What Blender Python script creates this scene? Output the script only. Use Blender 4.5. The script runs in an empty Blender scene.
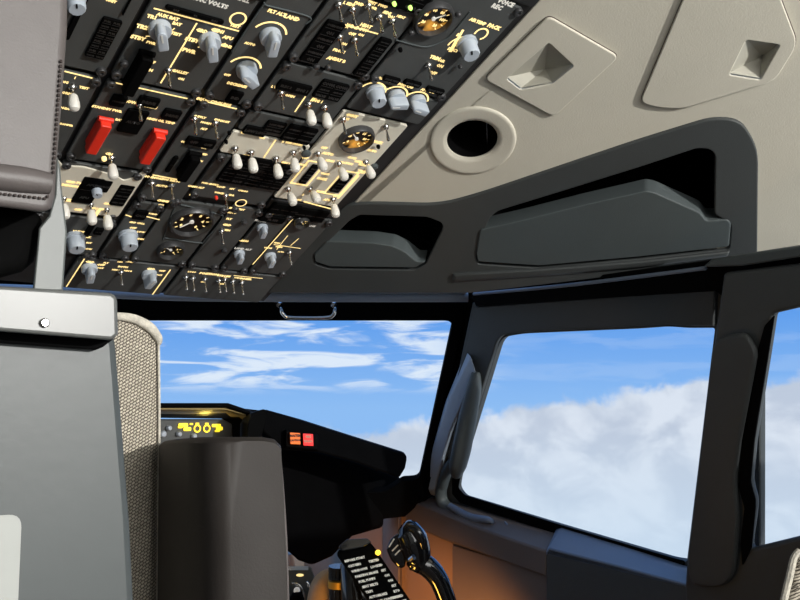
import bpy, bmesh, math, random
from mathutils import Vector, Matrix
random.seed(7)
C = bpy.context.scene.collection
PI = math.pi
# ------------------------------------------------------------------ camera frame (cockpit: X right, Y forward, Z up; floor at z = -1.05)
FPX = 958.0; YAW = math.radians(38.6); PIT = math.radians(6.4)
F = Vector((math.sin(YAW)*math.cos(PIT), math.cos(YAW)*math.cos(PIT), math.sin(PIT)))
R = Vector((math.cos(YAW), -math.sin(YAW), 0)); U = R.cross(F)
FLOOR = -1.05
cd = bpy.data.cameras.new('camera'); cam = bpy.data.objects.new('camera', cd); C.objects.link(cam)
cd.sensor_width = 36; cd.lens = 36*FPX/800; cd.clip_start = 0.02; cd.clip_end = 500
M = Matrix((R, U, -F)).transposed().to_4x4(); cam.matrix_world = M
bpy.context.scene.camera = cam
def ray(x, y): return F + R*((x-400)/FPX) - U*((y-300)/FPX)
def pD(x, y, d): return ray(x, y)*d                      # at a viewing depth
def pY(x, y, Y): r = ray(x, y); return r*(Y/r.y)         # on the cross-cockpit plane Y
def pZ(x, y, Z): r = ray(x, y); return r*(Z/r.z)

class Plane:
    def __init__(s, o, ex, ez):
        s.o = Vector(o); s.ez = Vector(ez).normalized(); ex = Vector(ex)
        s.ex = (ex - s.ez*ex.dot(s.ez)).normalized(); s.ey = s.ez.cross(s.ex)
        s.m = Matrix((s.ex, s.ey, s.ez)).transposed().to_4x4(); s.m.translation = s.o
    def hit(s, x, y, h=0.0):
        r = ray(x, y); o = s.o + s.ez*h
        return r*(o.dot(s.ez)/r.dot(s.ez))
    def uv(s, x, y, h=0.0):
        d = s.hit(x, y, h) - s.o; return (d.dot(s.ex), d.dot(s.ey))
    def at(s, u, v, h=0.0): return s.o + s.ex*u + s.ey*v + s.ez*h

# ------------------------------------------------------------------ materials
def mat(name, col, rough=0.5, metal=0.0, emit=None, es=0.0, noise=0.0, nscale=40, bump=0.0, bscale=300, spec=0.5, coat=0.0):
    m = bpy.data.materials.new(name); m.use_nodes = True; nt = m.node_tree; b = nt.nodes['Principled BSDF']
    b.inputs['Base Color'].default_value = (*col, 1); b.inputs['Roughness'].default_value = rough
    b.inputs['Metallic'].default_value = metal; b.inputs['Specular IOR Level'].default_value = spec
    b.inputs['Coat Weight'].default_value = coat
    if emit: b.inputs['Emission Color'].default_value = (*emit, 1); b.inputs['Emission Strength'].default_value = es
    tc = nt.nodes.new('ShaderNodeTexCoord')
    if noise:
        n = nt.nodes.new('ShaderNodeTexNoise'); n.inputs['Scale'].default_value = nscale; n.inputs['Detail'].default_value = 4
        r = nt.nodes.new('ShaderNodeMapRange'); r.inputs['From Min'].default_value = .3; r.inputs['From Max'].default_value = .7
        r.inputs['To Min'].default_value = 1-noise; r.inputs['To Max'].default_value = 1+noise
        x = nt.nodes.new('ShaderNodeVectorMath'); x.operation = 'SCALE'; x.inputs[0].default_value = col
        nt.links.new(tc.outputs['Object'], n.inputs['Vector']); nt.links.new(n.outputs['Fac'], r.inputs['Value'])
        nt.links.new(r.outputs[0], x.inputs['Scale']); nt.links.new(x.outputs[0], b.inputs['Base Color'])
    if bump:
        n = nt.nodes.new('ShaderNodeTexNoise'); n.inputs['Scale'].default_value = bscale; n.inputs['Detail'].default_value = 3
        p = nt.nodes.new('ShaderNodeBump'); p.inputs['Strength'].default_value = bump; p.inputs['Distance'].default_value = .001
        nt.links.new(tc.outputs['Object'], n.inputs['Vector']); nt.links.new(n.outputs['Fac'], p.inputs['Height']); nt.links.new(p.outputs[0], b.inputs['Normal'])
    return m
MT = dict(
 panel=mat('panel_grey', (.066,.070,.069), .55, noise=.08, nscale=25, bump=.15, bscale=900),
 panel_dark=mat('panel_dark', (.014,.014,.015), .6, noise=.1),
 sun_patch=mat('pale_sun_patch', (.80,.75,.62), .55, noise=.06, nscale=30),  # sunlight falling on grey panels, put into a pale colour
 black=mat('black_plastic', (.0025,.0025,.0025), .75, spec=.04),
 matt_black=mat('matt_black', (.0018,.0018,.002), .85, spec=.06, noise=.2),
 legend=mat('lit_legend', (.75,.62,.30), .5, emit=(1,.72,.28), es=1.15),
 legend_dim=mat('unlit_legend', (.02,.02,.02), .5),
 legend_white=mat('white_legend', (.7,.68,.62), .5, emit=(1,.95,.85), es=.25),
 knob=mat('grey_knob', (.45,.50,.56), .4, noise=.05),
 knob_light=mat('knob_pointer', (.75,.75,.72), .5),
 cap=mat('white_switch_cap', (.80,.77,.70), .4),
 metal=mat('bare_metal', (.55,.53,.50), .25, metal=1.0),
 screw=mat('dark_fastener', (.07,.07,.072), .4, metal=.5),
 red=mat('red_guard', (.85,.035,.015), .4),
 chrome=mat('chrome', (.75,.73,.70), .15, metal=1.0),
 cream=mat('cream_liner', (.64,.60,.50), .62, noise=.03, nscale=8, bump=.25, bscale=500),
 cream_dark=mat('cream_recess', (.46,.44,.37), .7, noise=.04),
 char=mat('charcoal_trim', (.052,.057,.057), .6, noise=.06, nscale=10, bump=.3, bscale=700),
 char_lt=mat('grey_tray', (.072,.086,.088), .6, noise=.05, nscale=12, bump=.3, bscale=700),
 blue_grey=mat('blue_grey_trim', (.16,.20,.27), .5, noise=.05, nscale=10),
 skylit_blue=mat('skylit_blue_grey', (.36,.42,.50), .5, noise=.05, nscale=10),  # light of the sky on the trim, worked into a lighter albedo
 sill=mat('brown_grey_sill', (.13,.105,.095), .6, noise=.06, nscale=12, bump=.2, bscale=600),
 tan=mat('tan_sidewall', (.26,.17,.11), .7, noise=.06, nscale=10),
 seat_grey=mat('painted_seat_metal', (.062,.070,.071), .42, noise=.07, nscale=7, bump=.08, bscale=120, spec=.4),
 cap_grey=mat('satin_seat_cap', (.108,.111,.106), .36, noise=.05, nscale=6),
 bracket=mat('grey_bracket', (.105,.115,.11), .45, noise=.04),
 leather=mat('brown_leather', (.098,.084,.080), .5, noise=.06, nscale=60, bump=.12, bscale=900),
 leather_dk=mat('dark_leather', (.027,.0225,.020), .6, spec=.3, noise=.06, nscale=50, bump=.08, bscale=900),
 thread=mat('dark_thread', (.03,.018,.015), .7),
 gloss_black=mat('gloss_black', (.006,.006,.007), .12, spec=.6, coat=.4),
 amber=mat('amber_light', (.5,.1,.02), .4, emit=(1,.20,.03), es=.75),
 redlight=mat('red_light', (.5,.02,.02), .4, emit=(1,.05,.04), es=.8),
 redtext=mat('light_lettering', (.05,.01,.01), .5, emit=(1,.45,.3), es=.5),
 amber_dark=mat('amber_lettering', (.05,.02,.01), .5),
 yellow=mat('yellow_lit', (.8,.6,.05), .5, emit=(1,.75,.03), es=1.1),
 yellow_glow=mat('yellow_bulb', (.8,.5,.05), .5, emit=(1,.6,.05), es=2.0),
 green=mat('green_light', (.3,.6,.1), .5, emit=(.6,1,.2), es=1.5),
 sticker=mat('white_sticker', (.36,.37,.35), .5, noise=.03),
 floor=mat('grey_carpet', (.05,.05,.055), .95, noise=.2, nscale=200),
 shell=mat('cabin_lining', (.17,.18,.18), .8, noise=.05),
 brow_glow=mat('hood_glow_strip', (.30,.22,.08), .6),
 glint_brass=mat('brass_glint', (.9,.5,.08), .35, metal=.8),
 drum=mat('bronze_drum', (.14,.055,.02), .3, metal=.5),
 orange_drum=mat('tan_boot', (.50,.30,.13), .5, noise=.08),
)
def dial_mat():
    m = mat('dial_face', (.008,.006,.005), .4); nt = m.node_tree; b = nt.nodes['Principled BSDF']
    return m
MT['dial'] = dial_mat()
def dial_lit():      # backlit dial: orange wash over part of the face
    m = mat('backlit_dial', (.01,.008,.006), .4); nt = m.node_tree; b = nt.nodes['Principled BSDF']
    tc = nt.nodes.new('ShaderNodeTexCoord'); n = nt.nodes.new('ShaderNodeTexNoise'); n.inputs['Scale'].default_value = 45
    r = nt.nodes.new('ShaderNodeValToRGB'); r.color_ramp.elements[0].position = .5; r.color_ramp.elements[0].color = (0,0,0,1)
    r.color_ramp.elements[1].position = .68; r.color_ramp.elements[1].color = (1,.45,.06,1)
    nt.links.new(tc.outputs['Object'], n.inputs['Vector']); nt.links.new(n.outputs['Fac'], r.inputs[0])
    nt.links.new(r.outputs[0], b.inputs['Emission Color']); b.inputs['Emission Strength'].default_value = .8
    return m
MT['dial_lit'] = dial_lit()
def weave_mat(name, c0, c1, su, sv):
    m = bpy.data.materials.new(name); m.use_nodes = True; nt = m.node_tree; b = nt.nodes['Principled BSDF']; b.inputs['Roughness'].default_value = .9
    L = nt.links.new; tc = nt.nodes.new('ShaderNodeTexCoord'); mp = nt.nodes.new('ShaderNodeMapping'); mp.inputs['Scale'].default_value = (su, su, sv)
    br = nt.nodes.new('ShaderNodeTexBrick'); sp = nt.nodes.new('ShaderNodeSeparateXYZ'); cb = nt.nodes.new('ShaderNodeCombineXYZ')
    ad = nt.nodes.new('ShaderNodeMath'); ad.operation = 'ADD'
    mp.inputs['Rotation'].default_value = (0, math.radians(32), 0); L(tc.outputs['Object'], mp.inputs[0]); L(mp.outputs[0], sp.inputs[0]); L(sp.outputs[0], ad.inputs[0]); L(sp.outputs[1], ad.inputs[1])
    ns = nt.nodes.new('ShaderNodeTexNoise'); ns.inputs['Scale'].default_value = .8; L(mp.outputs[0], ns.inputs[0])
    a2 = nt.nodes.new('ShaderNodeMath'); a2.operation = 'MULTIPLY_ADD'; a2.inputs[1].default_value = .5; L(ns.outputs['Fac'], a2.inputs[0]); L(sp.outputs[2], a2.inputs[2])
    L(ad.outputs[0], cb.inputs[0]); L(a2.outputs[0], cb.inputs[1])
    br.inputs['Scale'].default_value = 1; br.inputs['Mortar Size'].default_value = .16; br.inputs['Mortar Smooth'].default_value = 1; br.inputs['Brick Width'].default_value = .9; br.inputs['Row Height'].default_value = .62
    br.inputs['Color1'].default_value = (*c0, 1); br.inputs['Color2'].default_value = (*[x*.75 for x in c0], 1); br.inputs['Mortar'].default_value = (*c1, 1)
    L(cb.outputs[0], br.inputs['Vector']); L(br.outputs['Color'], b.inputs['Base Color'])
    bp = nt.nodes.new('ShaderNodeBump'); bp.invert = True; bp.inputs['Strength'].default_value = .8; bp.inputs['Distance'].default_value = .001
    L(br.outputs['Fac'], bp.inputs['Height']); L(bp.outputs[0], b.inputs['Normal'])
    return m
MT['weave'] = weave_mat('woven_fabric', (.62,.55,.44), (.05,.04,.03), 360, 360)
MT['fuzzy'] = mat('fabric_piping', (.55,.51,.43), .9, noise=.25, nscale=300, bump=.6, bscale=900)
def glass_mat():
    m = bpy.data.materials.new('window_glass'); m.use_nodes = True; nt = m.node_tree; nt.nodes.remove(nt.nodes['Principled BSDF'])
    t = nt.nodes.new('ShaderNodeBsdfTransparent'); t.inputs[0].default_value = (.98,.99,1,1); g = nt.nodes.new('ShaderNodeBsdfGlossy'); g.inputs['Roughness'].default_value = .2
    mx = nt.nodes.new('ShaderNodeMixShader'); mx.inputs[0].default_value = .004
    nt.links.new(t.outputs[0], mx.inputs[1]); nt.links.new(g.outputs[0], mx.inputs[2]); nt.links.new(mx.outputs[0], nt.nodes['Material Output'].inputs[0]); return m
MT['glass'] = glass_mat()

# ------------------------------------------------------------------ object helpers
def thing(name, label, cat, loc, group=None):
    o = bpy.data.objects.new(name, None); C.objects.link(o); o.location = loc; o.empty_display_size = .02
    o['label'] = label; o['category'] = cat
    if group: o['group'] = group
    return o
def root_loc(p):
    v = Vector((0,0,0))
    while p is not None: v += p.location; p = p.parent
    return v
def link(name, me, m, parent=None, bevel=0, seg=2, smooth=True, props=None, angle=40):
    """mesh given in cockpit coordinates; becomes a child of parent or a top-level object with its origin at its centre"""
    if m is not None and not me.materials: me.materials.append(MT[m] if isinstance(m, str) else m)
    o = bpy.data.objects.new(name, me); C.objects.link(o)
    if parent is not None:
        base = root_loc(parent); o.parent = parent
        me.transform(Matrix.Translation(-base)); 
        # keep the origin at the part itself
        c = sum((v.co for v in me.vertices), Vector())/max(1, len(me.vertices)); me.transform(Matrix.Translation(-c)); o.location = c
    else:
        c = sum((v.co for v in me.vertices), Vector())/max(1, len(me.vertices)); me.transform(Matrix.Translation(-c)); o.location = c
    if smooth:
        for p in me.polygons: p.use_smooth = True
        try: me.set_sharp_from_angle(angle=math.radians(angle))
        except Exception: pass
    if bevel:
        b = o.modifiers.new('bevel', 'BEVEL'); b.width = bevel; b.segments = seg; b.limit_method = 'ANGLE'; b.angle_limit = math.radians(35)
    for k, v in (props or {}).items(): o[k] = v
    return o
def tag(o, label, cat, group=None):
    o['label'] = label; o['category'] = cat
    if group: o['group'] = group
    return o
def struct(o): o['kind'] = 'structure'; return o
def rnd(pts, r, n=5):
    """round the corners of a 2D polygon; r one radius or a list"""
    out = []; N = len(pts)
    for i, p in enumerate(pts):
        rr = r[i] if isinstance(r, (list, tuple)) else r
        p = Vector(p); a = Vector(pts[i-1]); b = Vector(pts[(i+1) % N])
        da = (a-p); db = (b-p); q = min(rr, da.length*.48, db.length*.48)
        if q < 1e-6: out.append(tuple(p)); continue
        s = p+da.normalized()*q; e = p+db.normalized()*q
        for k in range(n+1):
            t = k/n; w = s*(1-t)**2 + p*2*t*(1-t) + e*t*t; out.append(tuple(w))
    return out
def plate_mesh(loops, z0, z1, bev=0.0, bres=2):
    """flat plate from 2D loops (first outer, others holes) between heights z0 and z1"""
    cu = bpy.data.curves.new('tmp', 'CURVE'); cu.dimensions = '2D'; cu.fill_mode = 'BOTH'
    t = (z1-z0)/2; bev = min(bev, t*.95); cu.extrude = t-bev; cu.bevel_depth = bev; cu.bevel_resolution = bres; cu.offset = -bev
    for lp in loops:
        s = cu.splines.new('POLY'); s.points.add(len(lp)-1)
        for q, p in zip(s.points, lp): q.co = (p[0], p[1], 0, 1)
        s.use_cyclic_u = True
    ob = bpy.data.objects.new('tmp', cu); me = bpy.data.meshes.new_from_object(ob)
    bpy.data.objects.remove(ob); bpy.data.curves.remove(cu)
    me.transform(Matrix.Translation((0, 0, (z0+z1)/2)))
    bm = bmesh.new(); bm.from_mesh(me); bmesh.ops.remove_doubles(bm, verts=bm.verts, dist=1e-6); bmesh.ops.recalc_face_normals(bm, faces=bm.faces); bm.to_mesh(me); bm.free()
    me.materials.clear(); return me
def plate(name, P, loops, z0, z1, m, parent=None, bev=.001, **kw):
    me = plate_mesh(loops, z0, z1, bev); me.transform(P.m); o = link(name, me, m, parent, angle=30, **kw); wn = o.modifiers.new('normals', 'WEIGHTED_NORMAL'); wn.keep_sharp = True; wn.weight = 100; return o
def pxl(P, pts, r=0, h=0.0, n=5): return rnd([P.uv(x, y, h) for x, y in pts], r, n)
def loft_mesh(A, B):
    bm = bmesh.new(); a = [bm.verts.new(p) for p in A]; b = [bm.verts.new(p) for p in B]; n = len(a)
    for i in range(n): bm.faces.new((a[i], a[(i+1)%n], b[(i+1)%n], b[i]))
    bm.faces.new(a); bm.faces.new(b[::-1]); bmesh.ops.recalc_face_normals(bm, faces=bm.faces)
    me = bpy.data.meshes.new('loft'); bm.to_mesh(me); bm.free(); return me
def loft(name, A, B, m, parent=None, bevel=0, seg=2, **kw): return link(name, loft_mesh(A, B), m, parent, bevel=bevel, seg=seg, **kw)
def merge(meshes):
    bm = bmesh.new()
    for me in meshes: bm.from_mesh(me)
    o = bpy.data.meshes.new('merged'); bm.to_mesh(o); bm.free(); return o
def cyl_mesh(r0, r1, z0, z1, n=24, sy=1.0):
    bm = bmesh.new(); mt = Matrix.Translation((0,0,(z0+z1)/2)) @ Matrix.Diagonal((1, sy, 1, 1))
    bmesh.ops.create_cone(bm, cap_ends=True, segments=n, radius1=r0, radius2=r1, depth=z1-z0, matrix=mt)
    me = bpy.data.meshes.new('cyl'); bm.to_mesh(me); bm.free(); return me
def box_mesh(cx, cy, z0, z1, w, h):
    bm = bmesh.new(); bmesh.ops.create_cube(bm, size=1, matrix=Matrix.Translation((cx, cy, (z0+z1)/2)) @ Matrix.Diagonal((w, h, z1-z0, 1)))
    me = bpy.data.meshes.new('box'); bm.to_mesh(me); bm.free(); return me
def lathe_mesh(prof, n=32):
    bm = bmesh.new(); rings = []
    for r, z in prof:
        rings.append([bm.verts.new((r*math.cos(2*PI*i/n), r*math.sin(2*PI*i/n), z)) for i in range(n)])
    for a, b in zip(rings, rings[1:]):
        for i in range(n): bm.faces.new((a[i], a[(i+1)%n], b[(i+1)%n], b[i]))
    bm.faces.new(rings[0][::-1]); bm.faces.new(rings[-1]); bmesh.ops.remove_doubles(bm, verts=bm.verts, dist=1e-7)
    bmesh.ops.recalc_face_normals(bm, faces=bm.faces)
    me = bpy.data.meshes.new('lathe'); bm.to_mesh(me); bm.free(); return me
def tube_mesh(pts, rad, n=12, closed=False, sub=6):
    """smooth tube through points (Catmull-Rom); rad one value or one per point"""
    P = [Vector(p) for p in pts]; N = len(P); rs = rad if isinstance(rad, (list, tuple)) else [rad]*N
    path = []
    segs = N if closed else N-1
    for i in range(segs):
        p0 = P[(i-1)%N] if closed or i > 0 else P[0]; p1 = P[i]; p2 = P[(i+1)%N]; p3 = P[(i+2)%N] if closed or i+2 < N else P[-1]
        for k in range(sub):
            t = k/sub
            q = .5*((2*p1)+(p2-p0)*t+(2*p0-5*p1+4*p2-p3)*t*t+(-p0+3*p1-3*p2+p3)*t**3)
            path.append((q, rs[i]*(1-t)+rs[(i+1)%N]*t))
    if not closed: path.append((P[-1], rs[-1]))
    bm = bmesh.new(); rings = []; up = None; L = len(path)
    for i, (q, r) in enumerate(path):
        a = path[(i-1)%L][0] if closed or i > 0 else q; b = path[(i+1)%L][0] if closed or i < L-1 else q
        t = (b-a).normalized()
        if up is None: up = t.orthogonal().normalized()
        up = (up - t*up.dot(t)).normalized(); s = t.cross(up)
        rings.append([bm.verts.new(q+(up*math.cos(2*PI*j/n)+s*math.sin(2*PI*j/n))*r) for j in range(n)])
    for i in range(L if closed else L-1):
        a = rings[i]; b = rings[(i+1)%L]
        for j in range(n): bm.faces.new((a[j], a[(j+1)%n], b[(j+1)%n], b[j]))
    if not closed: bm.faces.new(rings[0][::-1]); bm.faces.new(rings[-1])
    bmesh.ops.recalc_face_normals(bm, faces=bm.faces)
    me = bpy.data.meshes.new('tube'); bm.to_mesh(me); bm.free(); return me
_tc = {}
def text_mesh(s, size, align='CENTER'):
    k = (s, size, align)
    if k not in _tc:
        cu = bpy.data.curves.new('t', 'FONT'); cu.body = s; cu.size = size; cu.align_x = align; cu.align_y = 'CENTER'; cu.resolution_u = 1; cu.offset = size*.07
        ob = bpy.data.objects.new('t', cu); me = bpy.data.meshes.new_from_object(ob); bpy.data.objects.remove(ob); me.materials.clear(); _tc[k] = me
    return _tc[k].copy()
def xf(me, m): me.transform(m); return me
def T(x, y, z=0): return Matrix.Translation((x, y, z))
def RZ(a): return Matrix.Rotation(a, 4, 'Z')
def placed(name, me, P, u, v, h, parent, ang=0, smooth=True):
    """a shared-mesh part standing on plane P at (u, v)"""
    o = bpy.data.objects.new(name, me); C.objects.link(o)
    m = P.m @ T(u, v, h) @ RZ(ang)
    o.parent = parent; o.matrix_local = Matrix.Translation(-root_loc(parent)) @ m
    return o

# ------------------------------------------------------------------ planes of the place
TL = math.radians(26)
VV = Vector((0, -math.cos(TL), math.sin(TL)))
P0 = ray(272, 290)*1.45
OV = Plane(P0, (1,0,0), Vector((1,0,0)).cross(VV))            # overhead instrument panel
SL = math.radians(35)
W = Vector((math.cos(SL), 0, -math.sin(SL)))
nCL = W.cross(VV);
if nCL.z > 0: nCL = -nCL
CL = Plane(OV.at(.004, 0), VV, nCL)                           # cream ceiling liner, falling away outboard
zH = (ray(462,300)*1.6).z
P1 = ray(462,300)*1.6; P2 = ray(725,262); P2 = P2*(zH/P2.z)
hd = (P2-P1).normalized()                                     # runs aft along the side window
inb = Vector((hd.y, -hd.x, 0));
if inb.x > 0: inb = -inb
LEAN = math.radians(17)
WR = Plane(P1, hd, inb*math.cos(LEAN) - Vector((0,0,1))*math.sin(LEAN))    # side window plane, faces the cabin
WFn = (-Vector((F.x, F.y, 0)).normalized()*math.cos(math.radians(30)) - Vector((0,0,1))*math.sin(math.radians(30)))
WF = Plane(ray(300,300)*1.62, R, WFn)                         # windshield plane

# ------------------------------------------------------------------ overhead panel modules
shared = {}
def sh(key, fn, m):
    if key not in shared:
        me = fn(); me.materials.append(MT[m])
        for p in me.polygons: p.use_smooth = True
        me.set_sharp_from_angle(angle=math.radians(35)); shared[key] = me
    return shared[key]
def knob_body(r):
    a = lathe_mesh([(r*.9,0),(r*.9,r*.5),(r*.84,r*.62),(r*.45,r*.66)], 28)
    g = plate_mesh([rnd([(-r*.42,-r*.92),(r*.42,-r*.92),(r*.42,r*.7),(r*.16,r*1.05),(-r*.16,r*1.05),(-r*.42,r*.7)], r*.18, 3)], r*.5, r*1.7, r*.12)
    return merge([a, g])
def knob_round(r):
    prof = [(r,0),(r,r*.35),(r*.86,r*.42),(r*.82,r*1.5),(r*.72,r*1.66)]
    a = lathe_mesh(prof, 12); return a
def bez(r): return lathe_mesh([(r*1.18,0),(r*1.18,.004),(r*1.08,.0075),(r*1.0,.0075),(r*.97,.003),(r*.97,.0005)], 40)
def bez_ring(r):
    bm = bmesh.new(); n = 40; rings = []
    for rr, z in [(r*1.18,0),(r*1.18,.004),(r*1.09,.0078),(r*1.0,.0078),(r*.96,.002),(r*.96,0)]:
        rings.append([bm.verts.new((rr*math.cos(2*PI*i/n), rr*math.sin(2*PI*i/n), z)) for i in range(n)])
    for a, b in zip(rings, rings[1:]):
        for i in range(n): bm.faces.new((a[i], a[(i+1)%n], b[(i+1)%n], b[i]))
    bmesh.ops.recalc_face_normals(bm, faces=bm.faces); me = bpy.data.meshes.new('ring'); bm.to_mesh(me); bm.free(); return me
def arc_strip(r, a0, a1, w, z=0, n=20):
    bm = bmesh.new(); A = []; B = []
    for i in range(n+1):
        a = a0+(a1-a0)*i/n
        A.append(bm.verts.new((math.cos(a)*(r-w/2), math.sin(a)*(r-w/2), z))); B.append(bm.verts.new((math.cos(a)*(r+w/2), math.sin(a)*(r+w/2), z)))
    for i in range(n): bm.faces.new((A[i], B[i], B[i+1], A[i+1]))
    me = bpy.data.meshes.new('arc'); bm.to_mesh(me); bm.free(); return me
FT = .004   # faceplate thickness
GROUP = 'overhead instrument modules'
modules = []
def module(name, label, u0, u1, v0, v1, items, face='panel', outline=None, screws=True, cat='instrument panel', lz=0):
    g = .0012
    root = thing(name, label, cat, OV.at((u0+u1)/2, (v0+v1)/2, 0), GROUP)
    lp = rnd([(u0+g, v0+g), (u1-g, v0+g), (u1-g, v1-g), (u0+g, v1-g)], .004, 3)
    plate('faceplate', OV, [lp], 0, FT, face, root, bev=.0012)
    leg = []; lns = []; wht = []
    z = FT+.0003+lz
    for it in items:
        k = it[0]
        if k == 't':            # lit legend
            _, x, y, s = it[:4]; size = it[4] if len(it) > 4 else .0062
            u, v = OV.uv(x, y, z); leg.append(xf(text_mesh(s, size*.72), T(u, v, z)))
        elif k == 'w':
            _, x, y, s, size = it; u, v = OV.uv(x, y, z); wht.append(xf(text_mesh(s, size), T(u, v, z)))
        elif k == 'l':          # lit line
            _, x0, y0, x1, y1 = it[:5]; w = it[5] if len(it) > 5 else .0016
            a = Vector(OV.uv(x0, y0)); b = Vector(OV.uv(x1, y1)); d = (b-a); L = d.length
            lns.append(xf(box_mesh(0, 0, -.0001, .0001, L, w), T((a.x+b.x)/2, (a.y+b.y)/2, z) @ RZ(math.atan2(d.y, d.x))))
        elif k == 'a':          # lit arc
            _, x, y, r, a0, a1 = it[:6]; w = it[6] if len(it) > 6 else .0022; u, v = OV.uv(x, y, z); lns.append(xf(arc_strip(r, a0, a1, w), T(u, v, z)))
        elif k == 'blk':        # black annunciator block of cells
            _, x0, y0, x1, y1, nx, ny, words = it
            a = OV.uv(x0, y0); b = OV.uv(x1, y1); ua, ub = sorted((a[0], b[0])); va, vb = sorted((a[1], b[1]))
            blk = plate('annunciator_light', OV, [rnd([(ua,va),(ub,va),(ub,vb),(ua,vb)], .002, 3)], FT, FT+.0035, 'black', root, bev=.0008)
            ms = []; cw = (ub-ua)/nx; ch = (vb-va)/ny
            for i in range(nx):
                for j in range(ny):
                    s = words[(i*ny+j) % len(words)]; sz = min(.0055, cw*.9/max(3, len(s))*1.5, ch*.6)
                    ms.append(xf(text_mesh(s, sz), T(ua+cw*(i+.5), vb-ch*(j+.5), FT+.0037)))
                    if nx*ny > 1: ms.append(box_mesh(ua+cw*(i+.5), vb-ch*(j+.5)-ch*.42, FT+.00355, FT+.0037, cw*.86, .0005))
            me = merge(ms); me.transform(OV.m); link('lettering', me, 'legend_dim', blk, smooth=False)
        elif k == 'knob':
            _, x, y, r, ang, kind = it
            u, v = OV.uv(x, y, FT+r*.8)
            kb = placed('knob', sh(('k', kind, r), (lambda: knob_body(r)) if kind == 'bar' else (lambda: knob_round(r)), 'knob'), OV, u, v, FT, root, ang)
            top = r*1.71 if kind == 'bar' else r*1.67
            pm = sh(('kp', kind, r), lambda: box_mesh(0, r*.45, 0, .0004, r*.14, r*.8 if kind == 'bar' else r*.5), 'knob_light' if kind == 'bar' else 'black')
            p = bpy.data.objects.new('pointer_line', pm); C.objects.link(p); p.parent = kb; p.location = (0, 0, top)
        elif k == 'tog':
            _, x, y, kind = it[:4]
            H = .024 if kind == 'cap' else .021
            u, v = OV.uv(x, y, FT+H*.55); tilt = it[4] if len(it) > 4 else -.15
            def lever():
                ms = [lathe_mesh([(.0042,0),(.0042,.002),(.0034,.0026),(.0026,.005)], 12)]
                lv = lathe_mesh([(.0011,.003),(.0013,.012),(.0021,.0195),(.0017,.0212),(.0006,.0218)], 12) if kind != 'cap' else lathe_mesh([(.0012,.003),(.0014,.011)], 12)
                lv.transform(Matrix.Rotation(-tilt, 4, 'X')); ms.append(lv); return merge(ms)
            tg = placed('toggle_switch', sh(('tg', kind, tilt), lever, 'metal'), OV, u, v, FT, root)
            if kind == 'cap':
                def capm():
                    m_ = lathe_mesh([(.0032,.0105),(.0044,.012),(.0058,.020),(.0059,.0245),(.0046,.0275),(.0018,.0290)], 16); m_.transform(Matrix.Rotation(-tilt, 4, 'X')); return m_
                p = bpy.data.objects.new('switch_cap', sh(('cap', tilt), capm, 'cap')); C.objects.link(p); p.parent = tg
        elif k == 'guard':
            _, x, y, L, col = it
            u, v = OV.uv(x, y, FT+.008)
            gm = merge([plate_mesh([rnd([(-.006,-L/2),(.006,-L/2),(.006,L/2),(-.006,L/2)], .002, 3)], .004, .015, .0015),
                        box_mesh(-.0054, 0, 0, .006, .0016, L*.8), box_mesh(.0054, 0, 0, .006, .0016, L*.8), xf(cyl_mesh(.003,.003,-.008,.008), T(0, L/2, .005) @ Matrix.Rotation(PI/2, 4, 'Y'))])
            gm.materials.append(MT[col]); gg = placed('switch_guard', gm, OV, u, v, FT, root)
            if col == 'red': gg['label'] = 'red hinged switch guard'
        elif k == 'gauge':
            _, x, y, r, words, needle, lit = it
            u, v = OV.uv(x, y, FT+.004)
            gz = placed('gauge', sh(('bz', r), lambda: bez_ring(r), 'screw'), OV, u, v, FT, root)
            def sub(nm, me, m):
                me.materials.append(MT[m]); o = bpy.data.objects.new(nm, me); C.objects.link(o); o.parent = gz; return o
            sub('dial_face', cyl_mesh(r*.97, r*.97, .0002, .0014, 36), 'dial_lit' if lit else 'dial')
            ms = []
            for i in range(11):
                a = math.radians(225-27*i); L = r*.16
                ms.append(xf(box_mesh(r*.84, 0, .0016, .0018, L, r*.05), RZ(a)))
                if i % 2 == 0: ms.append(xf(text_mesh(words[(i//2) % len(words)], r*.26), T(math.cos(a)*r*.58, math.sin(a)*r*.58, .0017)))
            sub('scale_markings', merge(ms), 'legend')
            sub('needle', xf(merge([box_mesh(r*.3, 0, .0024, .0030, r*.8, r*.07), cyl_mesh(r*.12, r*.12, .0015, .0034, 16)]), RZ(needle)), 'legend_white')
        elif k == 'rect':       # lit outline
            _, x0, y0, x1, y1 = it; a = OV.uv(x0, y0); b = OV.uv(x1, y1); ua, ub = sorted((a[0], b[0])); va, vb = sorted((a[1], b[1])); w = .002; fr = []
            for (cx, cy, ww, hh) in (((ua+ub)/2, va, ub-ua+w, w), ((ua+ub)/2, vb, ub-ua+w, w), (ua, (va+vb)/2, w, vb-va), (ub, (va+vb)/2, w, vb-va)): fr.append(box_mesh(cx, cy, z-.0001, z+.0001, ww, hh))
            lns.append(merge(fr))
        elif k == 'led':
            _, x, y, r, col = it; u, v = OV.uv(x, y, FT+.004)
            placed('indicator_lamp', sh(('led', r, col), lambda: lathe_mesh([(r,0),(r,.003),(r*.6,.0045)], 12), col), OV, u, v, FT+.0035, root)
        elif k == 'fence':      # rounded raised moulding
            pts = [OV.at(*OV.uv(x, y, FT+.001), FT+.0008) for x, y in it[1]]
            link('raised_edge', tube_mesh(pts, .0009, 8), 'char_lt', root)
        elif k == 'plate':      # sunlight patch on the grey panel, built as a pale plate
            plate('sun_patch_plate', OV, [pxl(OV, it[1], .004, h=FT+.002)], FT, FT+.0022, 'sun_patch', root, bev=.0006)
    z = FT+.0003
    if leg: me = merge(leg); me.transform(OV.m); link('legend', me, 'legend', root, smooth=False)
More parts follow.
